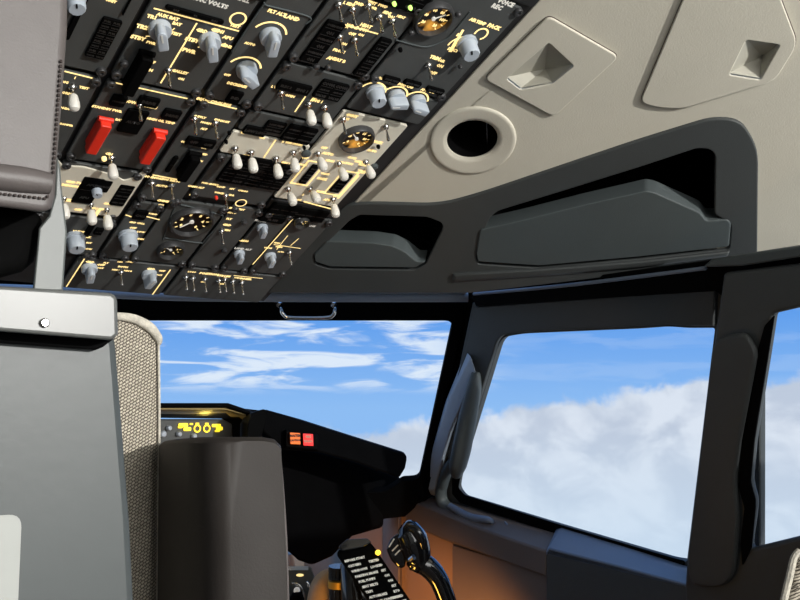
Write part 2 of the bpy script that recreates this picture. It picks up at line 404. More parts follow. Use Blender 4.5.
    for me in lns: me.transform(OV.m); link('marking_line', me, 'legend', root, smooth=False)
    if wht: me = merge(wht); me.transform(OV.m); link('white_legend', me, 'legend_white', root, smooth=False)
    if screws:
        sm = sh('screw', lambda: lathe_mesh([(.0052,0),(.0052,.003),(.0045,.0042),(.0021,.0044),(.0018,.0030)], 14), 'screw')
        e = .0058
        for (a, b) in ((u0+e, v0+e), (u1-e, v0+e), (u0+e, v1-e), (u1-e, v1-e)): placed('fastener', sm, OV, a, b, FT, root)
    modules.append(root); return root
D = math.radians
def arcs(x, y, r): return ('a', x, y, r, D(20), D(165))
# ---- backing frame of the overhead panel
bp = thing('overhead_panel_frame', 'dark frame behind all the overhead instrument modules, filling the gaps between them', 'panel frame', OV.at(-.3, .3, -.02))
plate('backing_plate', OV, [[(-.85,-.036),(.006,-.036),(.006,.80),(-.85,.80)]], -.035, -.002, 'panel_dark', bp, bev=.001)
0 and plate('edge_rail', OV, [[(-.008,-.036),(.002,-.036),(.002,.80),(-.008,.80)]], -.0004, .0032, 'panel', bp, bev=.0008)
G9 = ['OFF','ON']
module('display_module', 'dark module beside the leather headrest with a tall black display block and a slot', -.55, -.396, .364, .60, [
 ('blk',103,12,102,55,2,8,['FUEL','VALVE']), ('blk',88,-20,68,35,1,1,['RAIN']), ('t',111,1,'UNIT',.006), ('knob',76,3,.010,.4,'round'),
 ('blk',131,-6,121,10,1,3,['LE'])])
module('display_module', 'small module beside the headrest with one white-tipped toggle below a yellow line', -.55, -.396, .228, .36, [
 ('l',64,68,92,75),('tog',74,96,'cap'),('t',64,82,'ENG',.006),('t',75,78,'1',.006),('t',84,88,'TEST'),('t',65,93,'NORM'),('t',68,109,'ENGAGED',.006),('t',62,124,'YAW DAMPER',.005)])
module('meter_selector_module', 'module with two grey bar knobs ringed by lit legends under a three-cell light bar', -.392, -.292, .364, .545, [
 ('blk',166,0,221,20,3,1,['BAT','TR','ELEC']),
 ('l',153,5,238,28),('l',196,20,160,80),('a',238,19,.008,0,2*PI,.002),('t',235,26,'TEST',.007),
 ('knob',161,35,.0125,.5,'bar'),('knob',211,47,.0125,.5,'bar'),
 ('t',152,17,'TR1',.008),('t',168,17,'AUX BAT',.0075),('t',177,24,'BAT',.007),('t',176,34,'TEST',.007),('t',142,27,'TR2',.009),('t',138,38,'STBY',.009),('t',151,43,'PWR',.006),
 ('t',202,31,'GRD',.008),('t',218,31,'GEN1',.008),('t',228,38,'APU',.008),('t',226,46,'GEN2',.007),('t',192,40,'STBY',.009),('t',189,51,'PWR',.009),
 ('w',205,1,'GEN AC VOLTS',.007),('t',151,62,'OFF',.007),('t',149,70,'ON',.007),('t',180,72,'GALLEY',.007),('t',181,79,'ON',.006),
 ('l',155,23,160,29,.001),('l',166,20,164,27,.001),('l',174,25,169,29,.001),('l',145,33,153,33,.001),
 ('l',205,34,208,40,.001),('l',217,34,214,40,.001),('l',225,40,219,43,.001),('l',197,44,203,44,.001),
 ('guard',137,74,.055,'black'),('led',124,63,.004,'screw'),('tog',170,78,'bat')])
module('generator_drive_module', 'module with two bright red guarded switches and black lights above them', -.392, -.292, .229, .361, [
 ('guard',98,136,.048,'red'),('guard',152,147,.048,'red'),
 ('blk',140,91,155,104,1,1,['DRIVE']),('blk',165,104,176,117,1,1,['DRIVE']),('blk',113,90,122,103,1,1,['STANDBY']),
 ('t',135,103,'LOW OIL',.0075),('t',151,107,'PRESS',.0075),('t',161,121,'HIGH OIL TEMP',.0065),('t',107,109,'STANDBY PWR',.0065),('t',119,120,'BAT',.006),
 ('l',112,79,193,97),('tog',141,112,'bat'),('blk',128,104,136,130,1,1,['AUTO']),('t',109,154,'1',.008),('led',104,158,.0028,'legend')])
module('bus_switch_module', 'module with a curved pale sun-patch plate carrying three white-capped bus switches', -.392, -.297, .131, .225, [
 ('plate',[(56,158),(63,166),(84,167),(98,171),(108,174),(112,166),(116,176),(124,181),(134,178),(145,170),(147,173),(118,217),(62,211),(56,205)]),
 ('blk',84,172,90,200,1,2,['APU']),('blk',120,180,122,202,1,3,['GEN OFF']),('blk',98,175,106,188,1,1,['SOURCE']),('blk',96,219,82,232,2,1,['BUS OFF']),
 ('knob',97,192,.007,.6,'round'),('tog',65,206,'cap'),('tog',92,212,'cap'),('tog',108,217,'cap'),
 ('t',72,201,'GEN 1',.009),('t',84,202,'BUS',.009),('t',78,210,'OFF',.007),('t',98,209,'APU GEN',.006),('t',76,183,'GRD PWR',.007),('t',109,154,'ON',.007),('tog',113,166,'cap'),('t',107,204,'ON',.007),('t',70,186,'DISCON',.007),('rect',97,206,94,214)], lz=.0024)
module('wiper_module', 'lower module beside the grey seat bracket with one round grey knob', -.392, -.291, .046, .127, [
 ('knob',76,243,.0125,.3,'round'),('t',80,232,'WIPER',.0085),('t',86,237,'PARK',.007),('t',89,243,'INT',.006),('t',88,249,'LOW',.006),('led',86,255,.004,'screw'),('blk',96,224,100,231,2,1,['PULL'])])
module('temperature_selector_module', 'narrow module with two grey bar knobs under yellow arcs, one above the other', -.288, -.231, .364, .545, [
 ('fence',[(232,52),(262,7),(268,6),(309,17),(306,24)]),
 ('knob',272,42,.0125,.3,'bar'),('knob',248,75,.0125,1.1,'bar'),('a',268,36,.019,D(25),D(160),.0022),('a',243,70,.019,D(25),D(160),.0022),
 ('t',277,13,'FLT ALT',.008),('t',292,18,'LAND',.009),('t',250,44,'AUTO',.006),('t',227,75,'OFF',.006),('t',237,85,'DECREASE',.007),('blk',231,86,236,100,1,1,['IND'])])
module('equipment_module', 'narrow module with black light blocks, a tall black guard and two small bat toggles below', -.288, -.231, .176, .361, [
 ('l',203,98,236,106),('t',214,102,'EQUIP COOLING',.0075),('t',200,117,'SUPPLY',.006),('t',222,121,'EXHAUST',.006),('t',206,123,'NORM',.006),('t',204,129,'ALT',.006),
 ('tog',196,126,'bat'),('tog',217,130,'bat'),
 ('blk',188,132,211,145,2,1,['OFF']),('t',184,142,'OFF',.006),('t',194,145,'OFF',.006),('t',204,148,'OFF',.006),('t',202,154,'ARMED',.006),('t',200,161,'ON',.006),
 ('guard',188,167,.042,'black'),('blk',174,152,168,168,1,1,['NOT ARMED']),
 ('l',152,172,179,177),('t',156,178,'NO SMOKING',.007),('t',175,181,'BELTS',.007),('t',162,186,'AUTO',.007),('t',142,198,'OFF',.007),('t',163,201,'CHIME',.007),('t',161,205,'ON',.006),
 ('tog',153,190,'bat'),('tog',173,192,'bat'),('blk',136,206,143,216,1,1,['CALL'])])
module('attendant_call_module', 'lower module with a single rounded grey knob left of the stacked gauges', -.288, -.247, .046, .172, [
 ('knob',129,241,.0125,.3,'round'),('t',137,223,'GRD CALL',.006),('t',133,228,'OFF',.007),('t',141,232,'LOW',.006),('t',140,239,'HIGH',.006),('l',143,213,159,217),('l',125,212,131,214),('t',152,214,'ATTEND',.005)])
gm = module('cabin_altitude_module', 'module with one large and one small round gauge stacked on raised mouldings', -.245, -.166, .046, .185, [
 ('gauge',192,223,.025,['0','2','5','8','4'],-2.2,False),('gauge',171,251,.0155,['1','2','4'],2.7,False),
 ('fence',[(163,240),(175,207),(181,205),(217,214),(222,219),(205,240),(199,243),(165,238)]),('t',196,187,'CABIN ALT',.006),('t',192,195,'DIFF',.005)])
module('legend_module', 'slim module of small toggles and lit words right of the large gauge', -.163, -.116, .046, .190, [
 ('t',229,219,'FLT',.007),('t',227,225,'GRD',.008),('t',225,230,'CABIN',.007),('tog',223,237,'bat'),('t',232,213,'AUTO',.006)])
module('pressurisation_module', 'lower module with two small grey knobs and dim brown digits between them', -.113, -.070, .046, .19, [
 ('knob',263,231,.0085,.2,'bar'),('knob',240,257,.0085,.2,'bar'),('w',261,221,'FLT ALT',.005),('w',243,249,'LAND ALT',.0055),
 ('blk',262,211,281,220,1,1,['FL 350']),('t',270,214,'350',.008),('t',244,241,'-0500',.008),('led',224,250,.004,'screw'),('led',244,222,.004,'screw')])
module('manual_valve_module', 'corner module with a small round indicator, a grey knob and crossed yellow lines', -.067, -.006, .046, .19, [
 ('l',296,212,252,262,.0014),('gauge',302,223,.0095,['O','C'],1.4,False),('knob',271,260,.0095,.2,'bar'),('l',273,242,300,246,.001),('l',276,247,287,233,.001),('l',290,243,298,236,.001),
 ('t',268,248,'VALVE',.006),('t',279,247,'OPEN',.006),('t',277,243,'MAN',.006),('w',311,226,'CLOSE',.0045),('tog',291,258,'bat'),('t',281,252,'AUTO',.005)])
module('probe_heat_module', 'module between two tall black light columns with six bare metal toggles', -.228, -.122, .445, .56, [
 ('blk',327,15,315,60,1,6,['OVERHEAT','ON']),('blk',380,33,362,73,1,6,['CAPT PITOT','L ELEV']),
 ('tog',341,12,'bat'),('tog',355,17,'bat'),('tog',371,13,'bat'),('tog',382,24,'bat'),('tog',395,28,'bat'),('tog',342,44,'bat'),('tog',357,47,'bat'),
 ('t',349,4,'L SIDE',.007),('t',359,4,'FWD',.007),('t',372,3,'TEST',.007),('t',383,6,'FWD',.007),('t',373,8,'PWR',.006),('t',387,13,'SIDE',.007),('t',391,17,'ON',.007),('t',401,17,'HEAT',.006),
 ('l',341,21,377,31),('t',357,28,'WINDOW',.008),('t',366,26,'HEAT',.008),('t',352,34,'OFF',.007),('t',361,35,'ON',.006),('t',347,27,'A',.006),
 ('t',344,44,'ON',.006),('t',339,51,'PROBE',.007),('t',329,58,'A',.009),('t',338,60,'HEAT B',.008),('led',316,66,.004,'screw'),('led',328,67,.0035,'screw')])
module('cabin_temperature_module', 'top corner module with an orange-lit round gauge and a grey knob beside a wedge scale', -.12, -.008, .445, .60, [
 ('gauge',434,20,.0195,['20','40','60','80','100'],.8,True),('fence',[(396,40),(410,44),(425,47),(437,44),(450,36),(470,12)]),
 ('knob',469,49,.0125,.7,'round'),('t',473,20,'AIR',.008),('t',481,23,'TEMP',.008),('t',494,27,'PACK',.010),
 ('l',452,44,462,27,.003),('l',449,49,456,37,.0045),('a',460,48,.017,D(75),D(185),.002),('a',481,34,.008,D(-60),D(200),.0022),('t',458,35,'R',.008),('t',453,50,'DUCT',.0075),
 ('t',435,58,'TRIM',.009),('t',442,61,'AIR',.007),('t',440,66,'ON',.008),('t',433,73,'OFF',.008),('tog',431,72,'bat'),('led',458,14,.0035,'screw'),('led',411,32,.0035,'screw'),('led',460,66,.0025,'screw'),('led',400,49,.0025,'black')])
module('aft_light_module', 'black light module with two small green lamps at the top of the photo', -.20, -.122, .5625, .66, [
 ('blk',388,-24,415,11,2,2,['NOSE','GEAR']),('led',394,3,.0022,'green'),('led',410,7,.0022,'green')], screws=False)
module('zone_temperature_module', 'module with a row of three grey knobs under yellow arcs and three black lights', -.12, -.008, .396, .442, [
 ('knob',377,97,.0115,.6,'round'),('knob',398,101,.0115,1.9,'bar'),('knob',419,106,.0115,1.5,'bar'),('a',371,93,.0175,D(20),D(160)),('a',393,97,.0175,D(20),D(160)),('a',414,102,.0175,D(20),D(160)),
 ('blk',384,71,396,80,1,1,['ZONE TEMP']),('blk',405,75,417,84,1,1,['ZONE TEMP']),('blk',427,82,440,91,1,1,['ZONE TEMP']),
 ('t',383,79,'CONT',.007),('t',389,81,'CAB',.007),('t',402,85,'FWD',.007),('t',410,87,'CAB',.007),('t',424,90,'AFT',.007),('t',432,92,'CAB',.007)], screws=False)
module('hydraulic_light_module', 'module with a black six-cell light block and two white-capped toggles', -.228, -.122, .364, .442, [
 ('blk',280,75,305,92,2,1,['ELEC 2','ENG 1']),('blk',323,75,336,98,2,3,['COWL','ANTI ICE','VALVE']),
 ('t',278,88,'L VALVE',.0065),('t',288,91,'R COWL',.0065),('t',290,96,'OPEN',.0065),('t',296,92,'ICE',.006),('l',307,90,294,109),('tog',283,100,'bat'),
 ('t',317,101,'ENG 1',.008),('t',320,97,'ANTI',.007),('t',314,99,'W',.006),('tog',311,112,'cap'),('tog',327,115,'cap')])
module('pump_light_module', 'narrow module with a stepped row of black pump lights above a sunlit-coloured switch plate', -.228, -.122, .326, .361, [
 ('blk',246,121,262,133,2,1,['LOW']),('blk',268,116,279,130,1,2,['LOW PRESS']),('blk',290,120,306,141,2,2,['OVERHEAT'])], screws=False)
module('pump_switch_module', 'long grey plate coloured as sunlit, carrying four white-capped pump switches in a row', -.230, -.122, .283, .324, [
 ('tog',237,156,'cap'),('tog',253,160,'cap'),('tog',278,166,'cap'),('tog',295,160,'cap'),('l',275,137,263,155,.0014),
 ('t',243,133,'A',.006),('t',250,134,'HYD PUMPS',.006),('t',262,138,'ON',.006),('t',283,142,'B',.006),('t',294,144,'HYD PUMPS',.006),('t',305,158,'OFF',.007),('t',247,156,'ENG 1',.0055),('t',267,160,'ELEC 2',.0055),('t',286,163,'ELEC 1',.0055),
 ('led',229,132,.002,'black'),('led',226,141,.002,'black'),('led',304,147,.002,'black'),('led',306,153,.006,'char_lt')], face='sun_patch', screws=False)  # whole faceplate paled for the strip of sun across it
module('door_light_module', 'module filled with a dark grid of unlit door lights below the pump switches', -.228, -.122, .196, .281, [
 ('blk',234,150,252,183,3,4,['FWD ENTRY','EQUIP','AFT CARGO']),('blk',262,158,277,187,3,4,['FWD SERVICE','AFT ENTRY','OVERWING']),
 ('t',210,184,'FWD ENTRY',.0055),('t',221,187,'EQUIP',.0055),('t',232,189,'AFT',.0055),('t',243,191,'CARGO',.0055),('t',219,193,'VOICE',.006),('t',230,195,'RCDR',.006),('a',241,203,.007,0,2*PI,.0016),('t',237,209,'ERASE TEST',.006),('led',216,197,.0022,'red'),('tog',227,202,'bat')])
module('bleed_air_module', 'large sunlit-coloured module with a round pressure gauge, yellow-outlined black windows and six white-capped switches', -.12, -.02, .217, .393, [
 ('gauge',357,140,.0195,['0','20','40','60','80'],2.5,True),
 ('rect',308,158,306,183),('rect',343,168,338,193),('blk',312,161,304,180,1,3,['PACK','BLEED']),('blk',343,170,337,189,1,3,['PACK','BLEED']),
 ('tog',320,161,'cap',.1),('tog',341,171,'cap',.1),('tog',368,169,'cap',.1),('tog',290,196,'cap',.1),('tog',312,196,'cap',.3),('tog',335,206,'cap'),('tog',345,126,'bat'),('tog',388,133,'bat'),
 ('t',352,116,'OVHT',.008),('t',346,119,'TEST',.006),('t',324,148,'OFF',.007),('t',328,154,'AUTO',.008),('t',330,161,'HIGH',.007),('t',322,179,'PACK',.008),('t',325,174,'VALVE',.006),('t',345,163,'ISOLATION',.0065),('t',359,162,'OPEN',.0075),
 ('t',352,158,'CLOSE',.006),('t',376,142,'R PACK',.008),('t',372,151,'AUTO',.007),('t',362,172,'TRIP',.010),('t',364,165,'RESET',.008),('t',321,192,'BLEED',.007),('t',303,195,'1',.007),('t',299,200,'ON',.006),('t',327,200,'APU',.0075),('t',336,196,'OFF',.007),
 ('t',303,165,'ENG 1',.006),('l',303,199,333,207,.002),('l',358,173,337,196,.0025),('led',378,146,.0025,'black'),('led',374,166,.005,'char_lt')], face='sun_patch', screws=False)  # sunlit stretch of panel, its brightness put in the face colour
module('bleed_light_module', 'black strip of unlit bleed lights below the sunlit-coloured bleed module', -.12, -.008, .1925, .2155, [
 ('blk',273,199,294,213,3,1,['DUAL BLEED']),('blk',298,204,320,219,3,1,['RAM DOOR'])], face='panel_dark', screws=False)
module('ignition_module', 'bottom edge module with two grey bar knobs either side of a small selector', -.312, -.168, -.033, .043, [
 ('knob',90,273,.0115,.2,'bar'),('knob',150,279,.0115,-.1,'bar'),('l',84,256,66,284,.0016),('l',170,267,152,292,.0016),
 ('t',90,262,'GRD',.0075),('t',101,265,'OFF',.008),('t',99,268,'CONT',.006),('t',106,263,'FLT',.006),('t',120,262,'IGN',.0055),('t',123,267,'BOTH',.007),('t',116,270,'IGN L',.006),('t',128,271,'IGN R',.006),
 ('t',151,269,'GRD',.0075),('t',162,271,'OFF',.007),('t',158,275,'CONT',.006),('t',130,262,'START',.0055),('tog',122,278,'bat')], screws=False)
module('exterior_light_module', 'bottom edge module with a row of small light toggles and lit words', -.165, -.006, -.033, .043, [
 ('t',192,272,'LOGO',.006),('t',209,274,'POSITION',.009),('t',224,276,'STROBE',.008),('t',238,278,'WING',.006),('t',246,279,'WHEEL',.008),('t',203,282,'OFF',.006),('t',222,284,'BAT',.006),
 ('tog',187,283,'bat'),('tog',194,284,'bat'),('tog',206,285,'bat'),('tog',220,286,'bat'),('tog',226,285,'bat'),('tog',234,287,'bat'),('tog',243,288,'bat'),
 ('l',233,273,262,276,.001)], screws=False)
module('aft_module', 'plain dark module at the top of the photo above the two grey meter knobs', -.392, -.231, .5475, .66, [
 ('blk',232,-16,258,-4,3,1,['GRD']),('w',230,-4,'GROUND CALL',.006)], screws=False)
# far aft strip, black with white words, beyond the top corner
module('circuit_label_module', 'narrow black panel with white words past the top corner of the overhead', -.118, .002, .6025, .70, [
 ('w',506,3,'VOICE',.008),('w',497,7,'REC',.008),('w',512,-6,'TEST',.008)], face='panel_dark', screws=False)


# ------------------------------------------------------------------ ceiling liner
def pocket(name, P, top, bottom, depth, m, parent, h0=0.0):
    bm = bmesh.new(); A = [bm.verts.new(P.at(u, v, h0)) for u, v in top]; B = [bm.verts.new(P.at(u, v, -depth)) for u, v in bottom]; n = len(A)
    for i in range(n): bm.faces.new((A[i], A[(i+1)%n], B[(i+1)%n], B[i]))
    bm.faces.new(B); bmesh.ops.recalc_face_normals(bm, faces=bm.faces)
    me = bpy.data.meshes.new('pocket'); bm.to_mesh(me); bm.free()
    return link(name, me, m, parent, angle=25)
def ell(P, cx, cy, rx, ry, rot=0, n=48, h=0):
    out = []
    for i in range(n):
        a = 2*PI*i/n; x = rx*math.cos(a); y = ry*math.sin(a); out.append(P.uv(cx+x*math.cos(rot)-y*math.sin(rot), cy+x*math.sin(rot)+y*math.cos(rot), h))
    return out
def cen(lp): return (sum(p[0] for p in lp)/len(lp), sum(p[1] for p in lp)/len(lp))
def scl(lp, s, dx=0, dy=0):
    c = cen(lp); return [((p[0]-c[0])*s+c[0]+dx, (p[1]-c[1])*s+c[1]+dy) for p in lp]
p1_hole = rnd([CL.uv(*p) for p in ((507,77),(549,41),(574,64),(552,82),(521,88))], .003, 3)
p2_hole = rnd([CL.uv(*p) for p in ((746,38),(780,43),(760,78),(729,73))], .003, 3)
vent_hole = ell(CL, 472, 139.5, 25.5, 18.5, -.12)
cub1 = [(328,241),(350,219),(360,213),(428,215),(443,221),(443,227),(426,262),(415,268),(330,267),(315,262),(314,254)]
cub2 = [(476,252),(490,216),(498,209),(560,190),(640,165),(697,146),(710,147),(715,153),(714,212),(731,222),(729,247),(640,257),(540,266),(478,262)]
c1 = pxl(CL, cub1, .006); c2 = pxl(CL, cub2, .006)
trim_px = [(268,291),(470,291),(700,264),(757,251),(758,146),(740,118),(712,116),(640,138),(560,165),(480,192),(440,203),(372,201),(347,203),(334,214)]
tr = pxl(CL, trim_px, [0,0,0,0,.04,.03,.03,.03,.03,.03,.03,.02,.01,0])
ceil_out = [(.02, 0), CL.uv(340,281), CL.uv(470,283), CL.uv(700,257), CL.uv(757,253), CL.uv(830,241), CL.uv(1000,205), (1.25, -.577), (1.25, 0)]
big1 = scl(c1, 1.12); 
ceilhole = pxl(CL, [(290,277),(470,278),(700,250),(752,242),(752,150),(735,124),(715,122),(640,144),(560,171),(480,198),(440,209),(372,207),(349,208),(339,217)], .006)
ceil = struct(plate('ceiling', CL, [ceil_out, vent_hole, p1_hole, p2_hole, ceilhole], -.012, 0, 'cream', bev=.002))
# overhead stowage trim with two cubbies
st = thing('overhead_stowage_trim', 'charcoal moulded trim above the side windows with two open cubbies, bordering the cream liner', 'overhead trim', CL.at(.3, -.25))
plate('trim_panel', CL, [tr, c1, c2], -.008, .005, 'char', st, bev=.002)
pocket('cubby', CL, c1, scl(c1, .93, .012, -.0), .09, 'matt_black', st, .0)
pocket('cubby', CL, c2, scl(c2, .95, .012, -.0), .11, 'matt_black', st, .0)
t1 = [(327,241),(345,242),(372,243),(392,246),(405,252),(417,262),(426,262),(415,268),(330,267),(315,262),(314,254)]
t2 = [(476,254),(480,230),(520,221),(580,206),(646,191),(655,193),(700,213),(706,221),(728,220),(731,224),(729,247),(640,257),(540,266),(478,262)]
for t_, nm, sl in ((t1, 'tray', .02), (t2, 'tray', .02)):
    lo = pxl(CL, t_, .004, h=.007); 
    o = plate(nm, CL, [lo], -.02, .007, 'char_lt', st, bev=.0018); o['label'] = 'lighter grey tray front'
loft('lower_lip', [CL.hit(x,y,.002) for x,y in ((450,272),(540,267),(640,259),(731,249),(728,257),(640,269),(560,276),(450,284))],
     [CL.hit(x,y,.010) for x,y in ((455,275),(540,270),(640,262),(729,252),(727,256),(640,267),(560,274),(455,281))], 'char', st, bevel=.002)
# round air outlet
vo = thing('ceiling_air_outlet', 'round cream ceiling ring around a dark opening, beside the overhead instrument panel', 'air outlet', CL.at(*cen(vent_hole)))
def ringm(P, n=48):
    prof = [(43.5,33.5,0),(43.2,33.2,.0014),(42,32.2,.0026),(39.5,30,.0024),(31,23,.0016),(28,20.5,.0012),(26.3,19.1,-.001),(25.5,18.5,-.006),(25.5,18.5,-.035)]
    bm = bmesh.new(); rings = []
    for rx, ry, h in prof: rings.append([bm.verts.new(P.at(u, v, h)) for u, v in ell(P, 472+ (0 if rx<30 else 1.0), 139.5+(0 if rx<30 else .5), rx, ry, -.12)])
    for a, b in zip(rings, rings[1:]):
        for i in range(n): bm.faces.new((a[i], a[(i+1)%n], b[(i+1)%n], b[i]))
    bmesh.ops.recalc_face_normals(bm, faces=bm.faces); me = bpy.data.meshes.new('ring'); bm.to_mesh(me); bm.free(); return me
link('outlet_ring', ringm(CL), 'cream', vo, angle=60)
vin = ell(CL, 472, 139.5, 25.3, 18.3, -.12)
pocket('duct', CL, vin, scl(vin, .98), .10, 'matt_black', vo, -.002)
link('duct_rod', tube_mesh([CL.hit(487,122,-.02), CL.hit(488,156,-.02)], .0013, 8), 'metal', vo)
# latch covers
def cover(name, label, px, hole, hole_px, rr, bot, depth):
    r = thing(name, label, 'access panel', CL.at(*cen(hole)))
    lp = pxl(CL, px, rr, h=.006)
    plate('cover_plate', CL, [lp, hole], .0004, .0046, 'cream', r, bev=.0014)
    plate('gap_seal', CL, [scl(lp, 1.012), scl(lp, .985)], .0001, .0006, 'sill', r, bev=.0001)
    bm = bmesh.new(); A = [bm.verts.new(CL.hit(x, y, .0040)) for x, y in hole_px]; c = bm.verts.new(CL.hit(bot[0], bot[1], -depth))
    for i in range(len(A)): bm.faces.new((A[i], A[(i+1)%len(A)], c))
    bmesh.ops.recalc_face_normals(bm, faces=bm.faces); me = bpy.data.meshes.new('recess'); bm.to_mesh(me); bm.free()
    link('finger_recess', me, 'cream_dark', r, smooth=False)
    return r
cover('ceiling_access_panel', 'cream diamond-shaped raised cover with a finger recess, above the round air outlet', [(484,80),(548,17),(619,58),(554,118)], p1_hole,
      [(507,77),(549,41),(574,64),(552,82),(521,88)], .008, (545,69), .022)
cover('ceiling_access_panel', 'large cream polygonal cover with a square finger recess, in the top corner of the liner', [(640,103),(700,-40),(760,-55),(798,45),(775,82),(682,110),(655,108)], p2_hole,
      [(746,38),(780,43),(760,78),(729,73)], .012, (762,56), .022)

# ------------------------------------------------------------------ windshield
wf_out = [WF.uv(-190,262), WF.uv(478,289), WF.uv(474,303), WF.uv(423,501), WF.uv(405,517), WF.uv(386,519), WF.uv(345,527), WF.uv(300,545), WF.uv(-190,640)]
wf_win = rnd([WF.uv(-120,321), WF.uv(453,321), WF.uv(419,480), WF.uv(403,481), WF.uv(385,492), WF.uv(-120,500)], [.02,.014,.012,.004,.01,.02])
w1 = struct(plate('window_1', WF, [wf_out, wf_win], -.018, 0, 'matt_black', bev=.002))
w1['label'] = 'black windshield frame'
g = plate('windshield_glass', WF, [scl(wf_win, 1.01)], -.016, -.013, 'glass', w1, bev=0)
# the two window walls meet in the black corner pillar
def wrp(x, y, h=0): return WR.hit(x, y, h)
struct(loft('trim_1', [WF.hit(470,296), WF.hit(476,302), WF.hit(424,500), WF.hit(417,500)], [wrp(476,300,-.004), wrp(486,300,-.03), wrp(434,520,-.03), wrp(426,520,-.004)], 'matt_black', bevel=.002))
# ------------------------------------------------------------------ side window
wr_hole_px = [(500,338),(522,334),(640,329),(668,327),(688,328.5),(714,328.5),(686,562),(672,560),(560,527),(462,497),(456,489),(458,476)]
wr_hole = pxl(WR, wr_hole_px, [.02,.02,.01,.01,.004,.003,.004,.01,.01,.008,.008,.02])
wr_out = pxl(WR, [(472,303),(478,302),(760,284),(760,700),(400,700),(428,505),(434,497),(437,470)], 0)
w2 = struct(plate('window_2', WR, [wr_out, wr_hole], -.014, 0, 'char', bev=.003))
plate('window_pane', WR, [scl(wr_hole, 1.01)], -.012, -.009, 'glass', w2, bev=0)
# thin dark header groove over the side window, charcoal raised frame face
plate('raised_frame', WR, [pxl(WR, [(474,307),(714,290),(713,326),(690,326),(668,324.5),(522,332),(498,336),(456,474),(446,474),(452,400),(458,372),(468,340)], [.01,0,0,.004,.004,.02,.02,.004,.004,.01,.01,.02], h=.008)], .0, .008, 'char', w2, bev=.002)
plate('inner_seal', WR, [pxl(WR, [(452,478),(460,476),(458,488),(464,495),(560,525),(672,558),(684,561),(684,570),(560,535),(460,503),(452,494)], .003, h=.002)], 0, .002, 'matt_black', w2, bev=.0005)
# moulded pillar strip: sky reflection put in as pale blue-grey
link('pillar_moulding', loft_mesh([wrp(x,y,.002) for x,y in ((466,350),(474,372),(452,440),(437,497),(420,492),(430,450),(446,400))],
     [wrp(x,y,.018) for x,y in ((471,356),(476,372),(451,430),(434,490),(423,488),(433,448),(449,398))]), 'skylit_blue', w2, bevel=.003)
# window latch handle hanging on the pillar
la = thing('window_latch_handle', 'grey padded latch handle hanging on the pillar at the front edge of the side window', 'handle', wrp(462,420,.03))
link('grip', tube_mesh([wrp(476,372,.012), wrp(474,388,.018), wrp(468,417,.026), wrp(462,447,.030), wrp(458,464,.030), wrp(456,475,.026)], [.007,.013,.016,.017,.016,.009], 14), 'char_lt', la)
link('pivot', tube_mesh([wrp(452,462,.018), wrp(446,474,.016), wrp(443,486,.014)], [.008,.010,.009], 12), 'char_lt', la)
# crank base on the sill
cb = thing('window_crank', 'grey crank and track lying along the sill at the front corner of the side window', 'window crank', wrp(470,512,.02))
link('crank_post', tube_mesh([wrp(444,478,.012), wrp(441,495,.014), wrp(446,507,.016), wrp(462,516,.018), wrp(482,521,.018)], [.009,.011,.012,.009,.005], 12), 'char_lt', cb)
link('crank_arm', tube_mesh([wrp(450,506,.024), wrp(470,517,.026), wrp(488,520,.026), wrp(493,523,.020)], [.006,.007,.006,.003], 10), 'blue_grey', cb)
link('track', tube_mesh([wrp(480,528,.02), wrp(500,535,.02), wrp(513,537,.018), wrp(509,528,.016), wrp(505,522,.012)], [.003,.005,.003,.0025,.002], 8), 'blue_grey', cb)
# ------------------------------------------------------------------ sill and sidewall
hdn = Vector((0,0,1)).cross(hd);
if hdn.x > 0: hdn = -hdn
S0 = wrp(545,552) + hdn*.055
WS = Plane(S0, hd, hdn)                    # inboard face of the sill
sl_front = [(407,506),(411,501),(430,508),(470,525),(510,539),(546,551),(546,577),(440,538),(405,523)]
sl_back = [(418,500),(424,497),(436,497),(474,508),(520,522),(562,534),(562,570),(440,540),(420,520)]
sill = struct(loft('trim_2', [WS.hit(*p) for p in sl_front], [wrp(*p) for p in sl_back], 'sill', bevel=.003))
fb_front = [(546,551),(549,548),(620,566),(690,585),(800,612),(800,680),(690,680),(546,600)]
fb_back = [(557,528),(562,527),(625,546),(688,566),(790,596),(790,680),(700,680),(560,600)]
fb = thing('sill_box', 'dark box with a blue-grey sloping lid on the sill under the side window', 'sill box', WS.hit(600,590))
loft('box_body', [WS.hit(*p) for p in fb_front], [wrp(*p) for p in [(557,532),(562,531),(625,550),(688,570),(790,600),(790,680),(700,680),(560,600)]], 'char', fb, bevel=.003)
lid = loft('sloping_lid', [WS.hit(*p) for p in ((546,551),(549,548),(620,566),(690,585),(800,612))][::1] + [WS.hit(800,616), WS.hit(690,589), WS.hit(546,555)],
     [wrp(*p) for p in ((556,529),(562,527),(625,546),(688,566),(790,596))] + [wrp(790,601), wrp(688,571), wrp(556,533)], 'blue_grey', fb, bevel=.0015)
WS2 = Plane(S0 - hdn*.012, hd, hdn)
sw = struct(plate('wall_right', WS2, [[WS2.uv(345,508), WS2.uv(395,512), WS2.uv(440,527), WS2.uv(560,563), WS2.uv(700,595), WS2.uv(1000,660), (WS2.uv(1000,660)[0], -.75), (WS2.uv(345,508)[0], -.75)]], -.02, 0, 'tan', bev=.001))
plate('wall_pocket_panel', WS2, [pxl(WS2, [(452,545),(560,578),(700,612),(700,700),(470,700),(452,600)], .004, h=.006)], 0, .006, 'sill', sw, bev=.002)
# upright trim at the front of the sidewall
struct(loft('trim_3', [WS.hit(x,y) for x,y in ((383,512),(399,516),(399,640),(383,640))], [WS.hit(x,y,-.05) for x,y in ((383,510),(410,514),(412,640),(383,640))], 'sill', bevel=.003))
